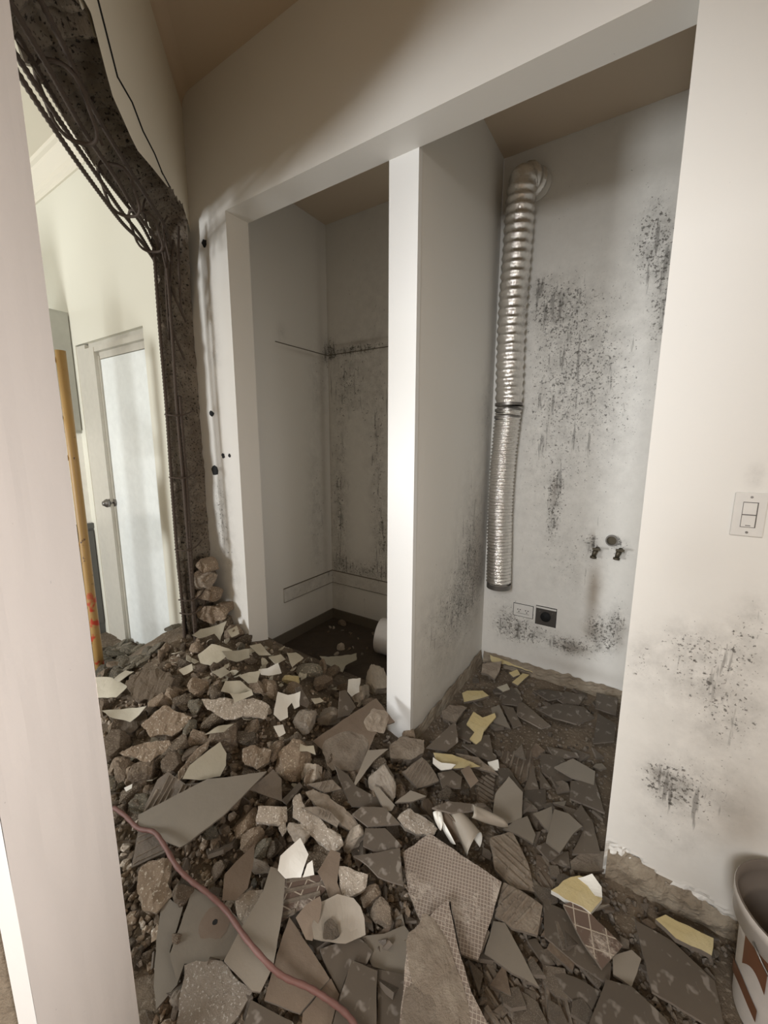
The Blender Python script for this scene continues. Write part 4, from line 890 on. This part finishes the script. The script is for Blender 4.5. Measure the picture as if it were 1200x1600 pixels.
block('mortar_block', 'smaller squarish block right of the partition foot', 'mortar block', [(690,1110),(703,1101),(731,1104),(716,1124),(712,1130),(691,1122)], 'mortar', .06, 20, 0, .05, .004)
block('mortar_block', 'sparkling brown lump left of the curled fragments', 'mortar block', [(620,1276),(637,1261),(662,1276),(685,1293),(680,1306),(652,1303),(630,1292)], 'lightstone', .095, 20, 0, .05, .006)

# left mound, traced lumps
BL = [
 ([(194,1068),(205,1052),(245,1043),(270,1052),(268,1078),(250,1092),(215,1098),(203,1090)], 'darkstone', .08, 22, .09, .010, 'largest dark crumbly lump on top of the mound near the scaffold pole'),
 ([(219,1133),(238,1115),(257,1102),(300,1120),(285,1140),(268,1151),(233,1151)], 'stone', .09, 22, .06, .006, 'flat slab-like stone with a pale broken rim in the left mound'),
 ([(184,1177),(210,1163),(240,1158),(266,1156),(268,1168),(235,1192),(212,1184)], 'stone', .09, 22, .05, .006, 'elongated stone pointing left in the left mound'),
 ([(313,1092),(345,1090),(373,1092),(407,1092),(423,1104),(417,1123),(380,1120),(350,1124),(322,1108)], 'lightstone', .10, 24, .035, .004, 'wide pinkish-brown flat stone in the middle of the mound'),
 ([(377,1172),(395,1163),(424,1172),(422,1192),(402,1203),(380,1196)], 'stone', .08, 24, .06, .006, 'blocky brown stone right of the large cream plaster chip'),
 ([(172,1120),(190,1122),(228,1108),(230,1125),(205,1144),(178,1140)], 'darkstone', .06, 22, .06, .006, 'dark stone carrying a beige paint flake by the foreground pier')]
for pts, mt, l, ta, th, rg, lb in BL: block('concrete_chunk', lb, 'concrete chunk', pts, mt, l, ta, 0, th, rg)
LU = [
 (224,1206,38,32,10,'stone','roundish stone left above the ribbed tile back'), (181,1163,42,36,-10,'stone','stone half hidden by the foreground pier, above the round one'),
 (195,1201,28,32,40,'stone','narrow upright stone between the pier and the roundish stone'), (312,1071,32,32,0,'stone','angular stone below the small beige flake on the mound top'),
 (250,1096,30,24,0,'stone','small stone right under the largest dark crumbly lump'), (287,1096,28,28,20,'darkstone','dark stone in the gap above the slab-like stone'),
 (307,1102,22,28,0,'greystone','bluish grey rounded stone left of the wide pinkish stone'), (331,1127,34,26,0,'darkstone','dark stone under the left end of the wide pinkish stone'),
 (307,1151,26,36,70,'stone','upright stone right of the slab-like stone'), (285,1162,36,26,0,'darkstone','dark flat stone under the slab-like stone'),
 (352,1152,46,38,10,'stone','stone below the thin cream sliver, above the cream plaster chip'), (381,1152,20,36,80,'darkstone','thin upright stone left of the small stone under the flat one'),
 (394,1138,20,24,0,'stone','small stone directly beneath the wide pinkish flat stone'), (432,1173,22,26,10,'stone','small stone left of the biggest rounded stone at center'),
 (461,1187,50,48,-30,'stone','biggest rounded brown stone left of the large brown tile'), (488,1208,44,34,-20,'lightstone','sparkling lump in front of the biggest rounded brown stone'),
 (477,1126,32,34,-20,'lightstone','triangular sparkling stone right of the torn white flake'), (514,1121,32,28,-30,'lightstone','sparkling stone left of the upright dark shard'),
 (403,1072,20,28,80,'stone','first of two upright stones behind the wide pinkish stone'), (422,1077,24,32,60,'stone','second of two upright stones, nearer the torn white flake'),
 (336,1075,18,22,0,'stone','small round stone left of the crumpled flake pair'), (456,1063,28,15,-10,'yellow','yellowish crumb among the flakes on the mound top'),
 (504,1065,30,20,35,'stone','oblong brown stone at the mound edge facing the niche'), (484,1048,40,22,-20,'greystone','grey lump behind the oblong stone near the niche'),
 (562,1085,28,34,0,'lightstone','crumbly pale lump behind the large brown tile'), (590,1062,36,46,0,'lightstone','pale mortar lump left against the white partition end'),
 (578,1100,24,22,0,'stone','small lump at the top corner of the large brown tile'), (460,1078,26,22,0,'stone','lump behind the dark curved standing tile'),
 (540,1076,26,20,0,'stone','brown lump behind the upright dark shard'), (445,1095,22,24,0,'darkstone','dark lump under the torn white flake'),
 (256,1180,26,22,0,'darkstone','dark lump below the elongated stone'), (272,1190,34,26,0,'stone','stone between elongated stone and cream plaster chip'),
 (300,1178,26,20,0,'stone','small stone touching the concrete strip of the cream chip'), (252,1140,20,16,0,'darkstone','small dark stone just under the slab-like stone rim'),
 (290,1395,36,30,0,'stone','stone right of the big rough lump under the cable'), (330,1300,22,18,0,'greystone','grey pebble below the long pale grey shard'),
 (394,1312,34,26,10,'stone','stone below the flat-topped speckled chunk'), (412,1328,26,26,0,'greystone','grey round stone left of the bright white sheet fragment'),
 (404,1352,20,36,70,'lightstone','egg-shaped speckled stone beside the upright brown shard'), (425,1325,30,24,0,'darkstone','dark stone touching the bright white sheet fragment'),
 (492,1345,24,40,70,'darkstone','dark upright stone right of the white sliver'), (505,1330,24,30,60,'darkstone','dark stone between white sliver and stepped shard'),
 (552,1310,34,30,0,'lightstone','sparkling lump at the lower end of the second diagonal block'), (580,1400,30,24,0,'stone','stone right of the square sparkling block'),
 (598,1425,34,28,-30,'mortar','ribbed dark lump above the wide grey tile piece'), (607,1320,20,16,0,'darkstone','small dark lump above the right end of the pointed dark shard'),
 (700,1240,30,18,0,'darkstone','dark stone under the slab behind the tan chip'), (660,1240,24,16,0,'stone','small stone above the sparkling brown lump'),
 (640,1150,22,18,0,'stone','stone touching the back of the brick-like mortar block'), (590,1190,30,22,0,'darkstone','dark stone behind the sparkling whitish lump'),
 (225,1255,40,22,0,'greystone','grey stone left of the ribbed tile back'), (205,1240,30,20,20,'darkstone','dark stone beside the pier above the cable'),
 (319,901,38,34,-30,'mortar','largest loose chunk stuck in the broken column foot beside the rebar'), (326,882,20,18,10,'stone','small chunk on top of the largest loose chunk at the column foot'),
 (328,930,28,24,0,'stone','chunk directly under the largest loose chunk at the column foot'), (332,955,44,24,15,'stone','long flat chunk low at the column foot'), (305,940,22,34,0,'mortar','pale chunk between the rebars and the column foot stones'),
 (352,948,15,15,0,'stone','pebble on the slope right of the column foot'), (348,972,30,24,-10,'darkstone','dark lump under the pebble on the slope by the jamb'), (366,992,28,26,0,'stone','lump against the wall strip just left of the jamb foot'),
 (378,1004,18,18,0,'darkstone','small dark lump touching the jamb foot'), (322,975,30,24,0,'darkstone','dark lump behind the torn cream flake at the column foot'), (358,1002,26,20,0,'stone','lump in front of the lump left of the jamb foot'), (300,968,22,26,0,'stone','lump at the left rebar foot'),
]
for x, y, w_, h_, a, mt, lb in LU:
    if y < 1006 and 290 < x < 385:
        p = ony(x, y, 1.455 if x > 340 else 1.40); o = lump('concrete_chunk', lb, 'concrete chunk', 400, 1150, w_, h_, a, mt); k = pxscale(p)
        o.matrix_world = Matrix.Translation(p) @ Matrix.Rotation(math.radians(a), 4, 'Y') @ Matrix.Diagonal((w_*k*.66, .075, h_*k*.66, 1))
    else: lump('concrete_chunk', lb, 'concrete chunk', x, y, w_, h_, a, mt, .05)
FL = [
 ('broad beige paint flake beside the foreground pier, below the scaffold pole', [(146,1061),(177,1060),(200,1073),(185,1092),(150,1090)], .07, 15), ('beige paint flake with irregular right end below the broad one', [(160,1112),(190,1108),(231,1106),(218,1118),(203,1128),(172,1121)], .09, 15),
 ('thin curled flake edge in front of the scaffold pole', [(177,1062),(196,1047),(209,1049),(186,1066)], .11, 25), ('small beige flake behind the angular stone on the mound', [(279,1047),(300,1037),(301,1047),(287,1055)], .10, 30),
 ('torn cream flake at the foot of the broken column', [(300,995),(313,984),(354,973),(350,982),(344,1001),(335,990),(311,999)], .06, 35), ('large cream flake on the mound crest under the column', [(309,1023),(331,1008),(363,1016),(349,1030),(331,1042),(313,1036)], .05, 22),
 ('wide cream flake right of the large one on the mound crest', [(346,1018),(389,1015),(390,1028),(370,1034),(355,1030)], .06, 20), ('upper one of a crumpled pale flake pair on the wide pinkish stone', [(345,1081),(352,1064),(376,1064),(393,1078),(370,1086)], .12, 25),
 ('lower brighter one of the crumpled flake pair on the wide pinkish stone', [(359,1083),(375,1084),(393,1078),(396,1086),(367,1098)], .14, 35), ('torn white flake with forked lower end, center of the mound', [(434,1081),(450,1086),(469,1081),(468,1104),(460,1108),(456,1098),(449,1106),(450,1121),(438,1127),(427,1117)], .13, 32),
 ('small white chip below the torn forked flake', [(427,1135),(442,1132),(446,1146),(436,1152)], .10, 25), ('star-shaped pale chip right of the biggest rounded stone', [(469,1162),(478,1166),(490,1165),(493,1180),(480,1174),(468,1174)], .11, 25),
 ('upright white chip near the pale mortar lump', [(544,1062),(563,1060),(561,1082),(549,1089),(543,1080)], .13, 35), ('mouse-grey flake with a tail on the edge of the niche floor', [(498,1033),(530,1026),(557,1021),(557,1033),(540,1040),(535,1052),(525,1044),(510,1040)], .06, 18),
 ('pale flake leaning on the left jamb foot', [(390,1010),(407,1005),(423,1025),(405,1024)], .07, 25), ('beige flake behind the two upright stones', [(373,1056),(390,1050),(407,1048),(402,1066),(388,1068)], .10, 25),
 ('greenish-white flake on the mound top near the yellowish crumb', [(404,1046),(418,1044),(434,1037),(440,1052),(420,1056),(408,1054)], .09, 25), ('folded pale flake near the niche edge', [(448,1021),(462,1020),(474,1029),(457,1042)], .08, 25),
 ('thin cream sliver lying above the cream plaster chip', [(319,1148),(340,1135),(365,1131),(350,1144)], .12, 20), ('tiny white chip on the dark stones beside the pier', [(194,1231),(207,1225),(206,1232),(197,1237)], .10, 25),
 ('cream flake between jamb foot and folded flake', [(420,1026),(438,1023),(446,1030),(432,1040)], .07, 22), ('beige flake under the crest behind the angular stone', [(330,1050),(350,1042),(360,1050),(345,1060)], .09, 22),
 ('pale chip left of the sparkling triangular stone', [(486,1092),(500,1090),(506,1096),(492,1100)], .11, 20), ('pale flake against the column foot left of the jamb', [(355,985),(370,978),(374,990),(362,996)], .06, 40),
]
for lb, pts, l, ta in FL: shard('paint_flake', lb, 'flake', pts, 'white' if 'white' in lb else 'flake', l, ta, jit(6), .004, 'flake', curl=.35, rag=.003)
# bare ridged mortar beds on the floor
for k, (pts, ang, lb) in enumerate((([(772,1176),(830,1172),(838,1210),(815,1225),(790,1195)], .9, 'ridged mortar bed showing between tiles in the middle of the tile scatter'),
    ([(742,1215),(776,1205),(772,1255),(748,1262)], 2.2, 'ridged mortar bed left of the tall leaf-shaped tile'),
    ([(755,1500),(840,1548),(850,1612),(760,1625)], 1.9, 'combed mortar bed at the bottom below the plain grey shard'),
    ([(842,1500),(872,1515),(925,1595),(915,1625),(850,1620)], 1.2, 'combed mortar bed at the bottom left of the pentagonal tile'),
    ([(838,1335),(875,1340),(862,1395),(842,1390)], 1.7, 'combed mortar strip left of the yellowish slab'))):
    shard('mortar_bed', lb, 'mortar bed', pts, 'bfloor', .006, 0, 0, .01, 'mortar', rib=(.024, .013, .009, ang), rag=.004)
# curled sheet: bright cone and its folded flap, brown cupped fragments
c0 = hit(735, 1290, .06); k0 = pxscale(c0)
def curled(nm, label, ax0, ax1, r0, r1, a0, a1, mat, th=.004, inner=None):
    A, B = ax0, ax1; d = (B-A).normalized(); u = d.cross(Vector((0, 0, 1))).normalized(); v = u.cross(d); b = MB()
    def fn(s, t):
        r = r0+(r1-r0)*t + .003*math.sin(s*9+t*4); a = math.radians(a0+(a1-a0)*s); e = .012*math.sin(s*7)*t
        return A+(B-A)*(t)+d*e+(u*math.cos(a)+v*math.sin(a))*r
    b.surf(fn, 36, 10); o = b.build(nm, [M[mat], M[inner or mat]], None, True)
    md = o.modifiers.new('s', 'SOLIDIFY'); md.thickness = th; md.material_offset = 1 if inner else 0; md.material_offset_rim = 0
    return tag(o, label, 'curled sheet')
pA = hit(706, 1264, .10); pB = hit(741, 1320, .07)
curled('curled_sheet', 'bright white curled sheet like a cone in the middle of the heap', pA, pB, .014, .046, -70, 225, 'white', .003, 'beige')
curled('curled_sheet', 'dull folded flap lying over the bright white cone', hit(738, 1268, .12), hit(788, 1287, .09), .018, .014, -30, 190, 'flake', .003, 'beige')
curled('curled_sheet', 'brown inside-out cupped fragment with a white rim left of the bright cone', hit(690, 1272, .10), hit(716, 1312, .07), .016, .030, 150, 390, 'tan', .003, 'white')
curled('curled_sheet', 'small white-tipped curl at the left end of the cupped fragment', hit(682, 1268, .10), hit(690, 1292, .08), .012, .014, 0, 200, 'beige', .003, 'white')
# ------------------------------------------------------------------ filler lumps and shards, all separate things
def visible_px(p):
    v = p-EYE; f = v.dot(FW)
    if f < .3: return None
    return 600+F*v.dot(RT)/f, 800-F*v.dot(UP)/f
def in_floor(x, y):
    if y > YB-.04: return False
    if y > YF-.03 and x < XJ+.03: return False
    if y > 1.86 and x < XP0: return False
    if XP0-.03 < x < XP1+.03 and y > YI-.03: return False
    if y > YF-.03 and x > XR-.03: return False
    q = Vector((x, y, 0))-A0; t = q.dot(DR); off = -q.dot(WN)
    if t > 1.60 and off > -.05: return False
    if off > .6: return False
    if (x-.475)**2+(y-1.325)**2 < .17**2: return False
    return True
FILL = []
ANCH = [('long pale grey shard', 310, 1265), ('large brown leaning tile', 560, 1150), ('bright white cone', 735, 1290), ('largest gridded tile', 715, 1390), ('foreground pier', 175, 1200), ('pier foot', 215, 1560),
 ('diagonal mortar blocks', 505, 1280), ('cream plaster chip', 320, 1190), ('brick-patterned tile back', 925, 1455), ('yellow cross-shaped chip', 755, 1135), ('bucket', 1160, 1500), ('partition foot', 640, 1150), ('scaffold pole foot', 158, 1052),
 ('column foot', 320, 1000), ('left jamb foot', 400, 1005), ('stained tile', 325, 1460), ('bottom pentagonal tile', 985, 1575), ('dagger-shaped shard', 405, 1460), ('boat-shaped alcove tile', 885, 1112), ('notched grey tile', 878, 1295),
 ('wide pinkish flat stone', 368, 1108), ('largest dark lump', 235, 1070), ('torn forked flake', 448, 1098), ('tall leaf-shaped tile', 795, 1248), ('right wall corner', 945, 1365), ('pale boat-shaped tile', 900, 1205), ('spearhead-shaped shard', 465, 1510),
 ('two rectangular tiles', 585, 1560), ('mouse-grey flake', 528, 1035), ('alcove back corner', 755, 1025), ('white sheet fragment', 458, 1345), ('sparkling whitish lump', 600, 1220), ('rounded beige sheet', 530, 1437), ('gridded bottom tile', 680, 1530), ('pointed dark shard', 600, 1350)]
ORD = ['', 'second ', 'third ', 'fourth ', 'fifth ', 'sixth ', 'seventh ', 'eighth ', 'ninth ', 'tenth ', 'eleventh ', 'twelfth ', 'thirteenth ', 'fourteenth ', 'fifteenth ', 'sixteenth ', 'seventeenth ', 'eighteenth ', 'nineteenth ', 'twentieth ', 'twenty-first ', 'twenty-second ', 'twenty-third ', 'twenty-fourth ', 'twenty-fifth ', 'twenty-sixth ', 'twenty-seventh ', 'twenty-eighth ']
def name_fill(lst, anchors, noun):
    from collections import defaultdict
    D = defaultdict(list)
    for o, hue, size in lst:
        q = visible_px(o.location) or (0, 0); a = min(anchors, key=lambda t: (t[1]-q[0])**2+(t[2]-q[1])**2); dx, dy = q[0]-a[1], q[1]-a[2]
        d = ('right of' if dx > 0 else 'left of') if abs(dx) > abs(dy) else ('below' if dy > 0 else 'above')
        D[(hue, d, a[0])].append((dx*dx+dy*dy, o))
    for (hue, d, a), L in D.items():
        L.sort(key=lambda t: t[0])
        for k, (_, o) in enumerate(L): o['label'] = '%s %s, %snearest %s the %s' % (hue, noun, ORD[min(k, 27)], d, a)
g1 = ('brown-grey concrete lump among the left mound rubble', 'lump'); n = 0; tries = 0
rnd = random.Random(11)
while n < 300 and tries < 20000:
    tries += 1; px, py = rnd.uniform(150, 680), rnd.uniform(1010, 1600)
    p = hit(px, py, .0)
    if not in_floor(p.x, p.y) or p.x < -2.9: continue
    dens = 1. if px < 470 or py < 1260 else .55
    if px > 230+ (1600-py)*.6+120 and py > 1380: dens = .15
    if rnd.random() > dens: continue
    s = rnd.choice((.022, .028, .034, .042, .05))*rnd.uniform(.8, 1.2)
    if py > 1300: s *= .55
    mt = rnd.choices(('stone', 'darkstone', 'lightstone', 'greystone'), (5, 4, .8, 1.2))[0]
    o = bpy.data.objects.new('rubble_lump', withmat(rnd.choice(MID), mt)); C.objects.link(o)
    o.location = (p.x, p.y, hgt(p.x, p.y)+s*.35+rnd.uniform(0, .015)); o.rotation_euler = (rnd.uniform(0, 6), rnd.uniform(0, 6), rnd.uniform(0, 6))
    o.scale = (s*rnd.uniform(.9, 1.35), s*rnd.uniform(.7, 1.), s*rnd.uniform(.55, .9))
    tag(o, 'small brown-grey concrete lump in the loose rubble around the larger pieces', 'rubble lump', 'loose concrete lumps in the rubble heap'); n += 1; FILL.append((o, {'stone': 'brown', 'darkstone': 'dark brown', 'lightstone': 'pale speckled', 'greystone': 'grey'}[mt], s))
name_fill(FILL, ANCH, 'concrete lump'); FILL = []
def shard_mesh(seed):
    r = random.Random(seed); k = r.choice((3, 4, 4, 5)); a0 = r.uniform(0, 6); P = []
    for q in range(k):
        a = a0+q/k*6.28+r.uniform(-.35, .35); d = r.uniform(.55, 1.1); P.append(Vector((math.cos(a)*d, math.sin(a)*d*r.uniform(.6, 1))))
    bm = bmesh.new(); t = [bm.verts.new((p.x, p.y, .11)) for p in P]; bo = [bm.verts.new((p.x, p.y, -.11)) for p in P]
    bm.faces.new(t); f = bm.faces.new(bo[::-1]); f.material_index = 1
    for q in range(k): f = bm.faces.new((t[q], bo[q], bo[(q+1) % k], t[(q+1) % k])); f.material_index = 1
    bmesh.ops.recalc_face_normals(bm, faces=bm.faces[:])
    me = bpy.data.meshes.new('small_shard'); bm.to_mesh(me); bm.free(); return me
SH = {}
for mt in ('tile', 'slate', 'tan', 'mortar'):
    SH[mt] = []
    for s in range(8):
        me = shard_mesh(s+40); me.materials.append(M[mt]); me.materials.append(M['edge']); SH[mt].append(me)
n = 0; tries = 0
while n < 295 and tries < 20000:
    tries += 1
    if n < 225: px, py = rnd.uniform(480, 1130), rnd.uniform(1040, 1600)
    else: px, py = rnd.uniform(230, 640), rnd.uniform(1260, 1600)
    if px < 640 and py < 1150: continue
    p = hit(px, py, 0.)
    if not in_floor(p.x, p.y): continue
    if 800 < px < 920 and 1130 < py < 1170 and rnd.random() < .8: continue
    s = rnd.uniform(.022, .05) if n % 3 else rnd.uniform(.045, .07)
    if px > 950 and py > 1400: s *= .5
    mt = rnd.choices(('tile', 'slate', 'tan', 'mortar'), (6, 1.5, 1, 2))[0]
    o = bpy.data.objects.new('small_shard', rnd.choice(SH[mt])); C.objects.link(o)
    m = hgt(p.x, p.y)+.078; tl = .18+min(.5, m*8)
    o.location = (p.x, p.y, hgt(p.x, p.y)+s*.12+.006+rnd.uniform(0, .012)); o.rotation_euler = (rnd.gauss(0, tl), rnd.gauss(0, tl), rnd.uniform(0, 6)); o.scale = (s, s, max(.035, s)*1.0)
    tag(o, 'small broken tile piece scattered between the larger tile shards', 'tile shard', 'small tile pieces scattered on the floor'); n += 1; FILL.append((o, {'tile': 'small dark', 'slate': 'small grey', 'tan': 'small brown', 'mortar': 'small mortar-coated'}[mt], s))
name_fill(FILL, ANCH, 'tile piece'); FILL = []
FM = []
for k in range(7):
    r = random.Random(k+5); P = []; m_ = r.choice((5, 6, 7)); bm = bmesh.new()
    for q in range(m_): a = q/m_*6.28+r.uniform(-.3, .3); d = r.uniform(.5, 1.1); P.append((math.cos(a)*d, math.sin(a)*d*.7))
    t = [bm.verts.new((x, y, .25*x*x+.05)) for x, y in P]; bo = [bm.verts.new((x, y, .25*x*x-.05)) for x, y in P]
    tc_ = bm.verts.new((0, 0, .05)); bc_ = bm.verts.new((0, 0, -.05))
    for q in range(m_):
        z = (q+1) % m_; bm.faces.new((tc_, t[q], t[z])); bm.faces.new((bc_, bo[z], bo[q])); bm.faces.new((t[q], bo[q], bo[z], t[z]))
    bmesh.ops.recalc_face_normals(bm, faces=bm.faces[:]); me = bpy.data.meshes.new('small_flake'); bm.to_mesh(me); bm.free(); me.materials.append(M['flake']); FM.append(me)
n = 0
while n < 60:
    px, py = (rnd.gauss(400, 75), rnd.gauss(1045, 26)) if n < 42 else (rnd.uniform(190, 560), rnd.uniform(1060, 1330))
    p = hit(px, py, 0.)
    if not in_floor(p.x, p.y) or p.x < -2.6: continue
    s = rnd.uniform(.018, .042); o = bpy.data.objects.new('small_flake', rnd.choice(FM)); C.objects.link(o)
    o.location = (p.x, p.y, hgt(p.x, p.y)+.022+rnd.uniform(0, .015)); o.rotation_euler = (rnd.gauss(0, .45), rnd.gauss(0, .45), rnd.uniform(0, 6)); o.scale = (s, s, s)
    tag(o, 'small cream flake', 'flake', 'small cream paint flakes on the mound'); n += 1; FILL.append((o, 'small cream', s))
name_fill(FILL, ANCH, 'paint flake'); FILL = []
# grey rubble in the next room
n = 0
while n < 120:
    px, py = rnd.uniform(150, 330), rnd.uniform(985, 1062); p = hit(px, py, 0)
    if not (-3.4 < p.x < -2.3 and p.y < YD-.005) : continue
    s = rnd.uniform(.02, .055); o = bpy.data.objects.new('debris_piece', withmat(rnd.choice(MID), 'greystone')); C.objects.link(o)
    o.location = (p.x, p.y, hgt(p.x, p.y)+s*.3); o.rotation_euler = (rnd.uniform(0, .6), rnd.uniform(0, .6), rnd.uniform(0, 6)); o.scale = (s*1.2, s, s*.45)
    tag(o, 'flat grey-green debris piece on the floor in front of the white door', 'rubble lump', 'grey debris by the white door'); n += 1; FILL.append((o, 'flat grey', s))
name_fill(FILL, [('scaffold pole foot', 158, 1040), ('door frame foot', 190, 1005), ('white door bottom', 240, 1010), ('broken column foot', 285, 1010), ('column rebar foot', 300, 990), ('broad beige flake', 175, 1060), ('small beige mound flake', 290, 1040), ('thin curled flake edge', 205, 1045)], 'debris piece'); FILL = []
# crumbs on the niche floor
for k in range(34):
    x, y = rnd.uniform(-2.2, -1.15), rnd.uniform(1.95, 2.62); s = rnd.uniform(.008, .022) if k > 3 else .034
    if (x+1.45)**2+(y-2.4)**2 < .06 and x > -1.6: continue
    o = bpy.data.objects.new('debris_crumb', withmat(rnd.choice(MID), 'lightstone' if k % 2 else 'stone')); C.objects.link(o)
    o.location = (x, y, ZF+s*.5); o.rotation_euler = (jit(3), jit(3), jit(3)); o.scale = (s*1.2, s, s*.7)
    tag(o, 'small plaster crumb on the dark niche floor', 'debris crumb', 'plaster crumbs on the niche floor'); FILL.append((o, 'small pale' if k % 2 else 'small brown', s))
name_fill(FILL, [('niche back corner', 514, 955), ('lying bucket', 590, 985), ('mouse-grey flake', 528, 1035), ('left jamb', 415, 1000)], 'plaster crumb')
# fine gravel: far too many to count
GP = [stone_mesh(1, 4, 60+s) for s in range(6)]
for nm, lb, cnt, box, mats, sz in (('fine_gravel', 'fine gravel and plaster crumbs filling the gaps of the mound', 5200, (140, 640, 1000, 1610), ('stone', 'darkstone', 'lightstone'), (.004, .013)),
                         ('tile_crumbs', 'fine tile crumbs and dust between the shards on the right', 3600, (600, 1150, 1020, 1610), ('edge', 'mortar', 'tile'), (.003, .009))):
    b = MB(); q = 0
    while q < cnt:
        p = hit(rnd.uniform(box[0], box[1]), rnd.uniform(box[2], box[3])); q += 1
        if not in_floor(p.x, p.y): continue
        s = rnd.uniform(*sz)*(1 if rnd.random() < .85 else 1.7); me = rnd.choice(GP); Rm = Matrix.Rotation(rnd.uniform(0, 6), 3, Vector((rnd.gauss(0, 1), rnd.gauss(0, 1), rnd.gauss(0, 1))))
        z = hgt(p.x, p.y, True)+s*.4; i = len(b.v); m = rnd.choices((0, 1, 2), (5, 4, 1.5))[0]
        sc = Vector((1.2, .9, .7))
        for v in me.vertices: b.v.append(Rm @ Vector((v.co.x*s*1.2, v.co.y*s*.9, v.co.z*s*.7)) + Vector((p.x, p.y, z)))
        for f in me.polygons: b.f.append(tuple(i+t for t in f.vertices)); b.m.append(m)
    tag(b.build(nm, [M[t] for t in mats]), lb, 'gravel', kind='stuff')
# ------------------------------------------------------------------ cable
cp = [(178,1262,.07),(196,1275,.09),(216,1294,.10),(240,1300,.11),(255,1318,.115),(275,1352,.12),(297,1375,.11),(325,1396,.10),(355,1425,.085),(385,1467,.10),(420,1507,.115),(445,1527,.10),(480,1542,.085),(510,1560,.075),(540,1583,.085),(560,1610,.09),(580,1650,.09)]
sp = spline([hit(x, y, l) for x, y, l in cp], 140); b = MB(); b.tube(sp, lambda k: .0076+.0006*math.sin(k*1.3), 10)
tag(b.build('cable', M['cable'], None, True), 'reddish-brown cable snaking over the tile shards at lower left', 'cable')
# drilled hole and stain on the stained tile
